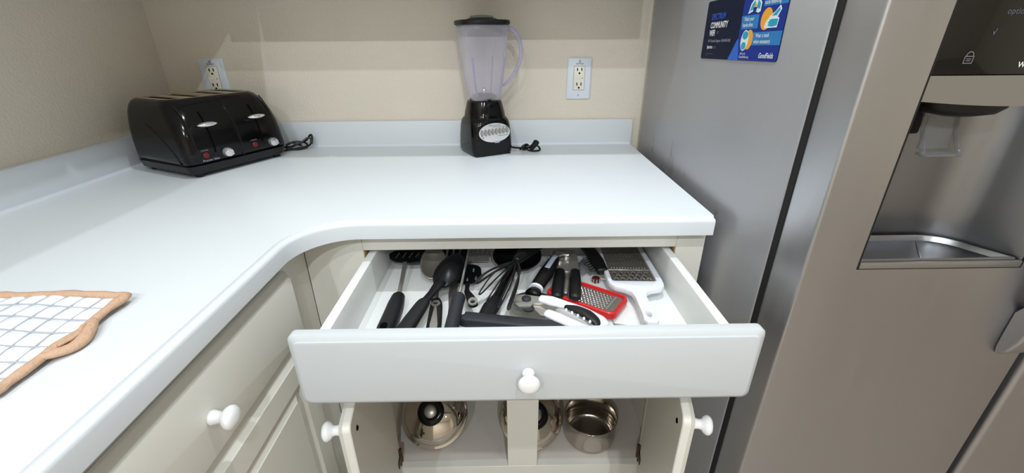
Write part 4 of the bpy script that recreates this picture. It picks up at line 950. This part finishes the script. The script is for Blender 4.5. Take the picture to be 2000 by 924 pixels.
ob('plate_crease', plate(rrect(0.042, 0.0010, 0.0004, 2, 0.001, -0.0165), [], 0.0020, 0.0030, mtx=WG), 'chrome', t)
# 15 steel can opener with black handles
t = U('can_opener', 'steel can opener with two black handles lying upright beside the red grater', 'can opener', (-0.010, 0.002))
ob('head_plate', plate([(1.1210, -0.5100), (1.1260, -0.5020), (1.1720, -0.5020), (1.1720, -0.5400), (1.1660, -0.6000), (1.1220, -0.6000), (1.1180, -0.5700)], [], ZF+0.0230, ZF+0.0260), 'greymet', t)
ob('turn_key', plate([(1.122, -0.540), (1.128, -0.528), (1.140, -0.534), (1.156, -0.524), (1.163, -0.534), (1.152, -0.546), (1.140, -0.545), (1.129, -0.552)], [], ZF+0.0340, ZF+0.0372), 'steel', t)
hh = lathe([(0, 0.0260), (0.0120, 0.0260), (0.0120, 0.0300), (0.0090, 0.0305), (0.0090, 0.0342), (0, 0.0342)], 14, mtx=Matrix.Translation((1.1480, -0.5340, ZF))); lathe([(0, 0.0260), (0.0100, 0.0260), (0.0095, 0.0310), (0, 0.0315)], 16, hh, mtx=Matrix.Translation((1.1300, -0.5570, ZF)))
ob('cutting_wheel', hh, 'steel', t)
ob('side_arm', T([(1.1230, -0.512, 0.0290), (1.1140, -0.530, 0.0290), (1.1190, -0.548, 0.0290)], 0.0035, 8, 4), 'steel', t, smooth='all')
ob('handle', T([(1.1275, -0.5960, 0.0245), (1.1240, -0.620, 0.0245), (1.1160, -0.660, 0.0240), (1.1110, -0.692, 0.0235)], [0.0100, 0.0112, 0.0118, 0.0112], 14, 4, flat=0.7), 'blackmid', t, smooth='all')
ob('handle', T([(1.1580, -0.5990, 0.0245), (1.1550, -0.625, 0.0250), (1.1490, -0.665, 0.0260), (1.1430, -0.700, 0.0265)], [0.0100, 0.0112, 0.0118, 0.0112], 14, 4, flat=0.7), 'blackmid', t, smooth='all')
ob('inner_arm', T([(1.1420, -0.5980, 0.0225), (1.1360, -0.640, 0.0215), (1.1290, -0.676, 0.0205)], [0.0050, 0.0045, 0.0040], 8, 3, flat=0.4), 'brushed', t)
# 16 black toothed tool at the back right
t = U('toothed_tool', 'black plastic tool with a row of short teeth, left of the white grater', 'utensil')
ob('tool_body', T([(1.1900, -0.478, 0.024), (1.1960, -0.51, 0.025), (1.2020, -0.555, 0.024), (1.2060, -0.592, 0.022)], [0.0130, 0.0140, 0.0150, 0.0125], 12, 4, flat=0.6, sq=3), 'blackmid', t, smooth='all')
for k in range(6):
    y = -0.530-0.010*k; x = 1.1870+0.0016*k
    ob('tooth', tube([V(x+0.004, y, 0.022), V(x-0.012, y-0.003, 0.017)], [0.0028, 0.0014], 6, 1), 'blackmid', t)
t = U('plastic_scrap', 'crumpled piece of clear plastic beside the black toothed tool', 'plastic scrap')
cb = bmesh.new(); grid = []
for i in range(9):
    grid.append([cb.verts.new(V(1.160+0.034*i/8, -0.520-0.060*j/8, 0.008+0.005*math.sin(i*1.9+j*0.8)+0.003*math.sin(j*2.3-i))) for j in range(9)])
for i in range(8):
    for j in range(8): cb.faces.new((grid[i][j], grid[i+1][j], grid[i+1][j+1], grid[i][j+1]))
ret = bmesh.ops.extrude_face_region(cb, geom=list(cb.faces)); bmesh.ops.translate(cb, verts=[g for g in ret['geom'] if isinstance(g, bmesh.types.BMVert)], vec=(0, 0, 0.0008))
ob('plastic_sheet', cb, 'clear', t)
t = U('steel_pin', 'thin steel pin with a dark red ribbed knob between red and white graters', 'utensil')
ob('pin', T([(1.1950, -0.598, 0.0090), (1.2350, -0.612, 0.0080)], 0.0014, 8, 1), 'steel', t)
kb = bmesh.new()
for k in range(12):
    a = 2*math.pi*k/12
lathe([(0, 0.0005), (0.0085, 0.0005), (0.0085, 0.009), (0.0065, 0.0105), (0, 0.0105)], 16, kb, mtx=Matrix.Translation((1.1930, -0.5985, ZF)))
ob('knob', kb, 'rednub', t)
for k in range(8):
    a = 2*math.pi*k/8; ob('knob_rib', lathe([(0.0013, 0.001), (0.0013, 0.0095)], 6, cap0=True, cap1=True, mtx=Matrix.Translation((1.1930+0.0086*math.cos(a), -0.5985+0.0086*math.sin(a), ZF))), 'greymet', t)
t = U('plastic_piece', 'thin clear plastic piece lying between red grater and drawer front', 'plastic piece')
ob('plastic_sheet', plate([(1.1960, -0.7450), (1.2340, -0.7560), (1.2580, -0.7900), (1.2560, -0.83), (1.1990, -0.83)], [], ZF+0.0010, ZF+0.0022), 'clear', t)
ob('raised_edge', T([(1.1955, -0.7330, 0.004), (1.1970, -0.760, 0.004), (1.2000, -0.832, 0.004)], 0.0012, 6, 3), 'clear', t)
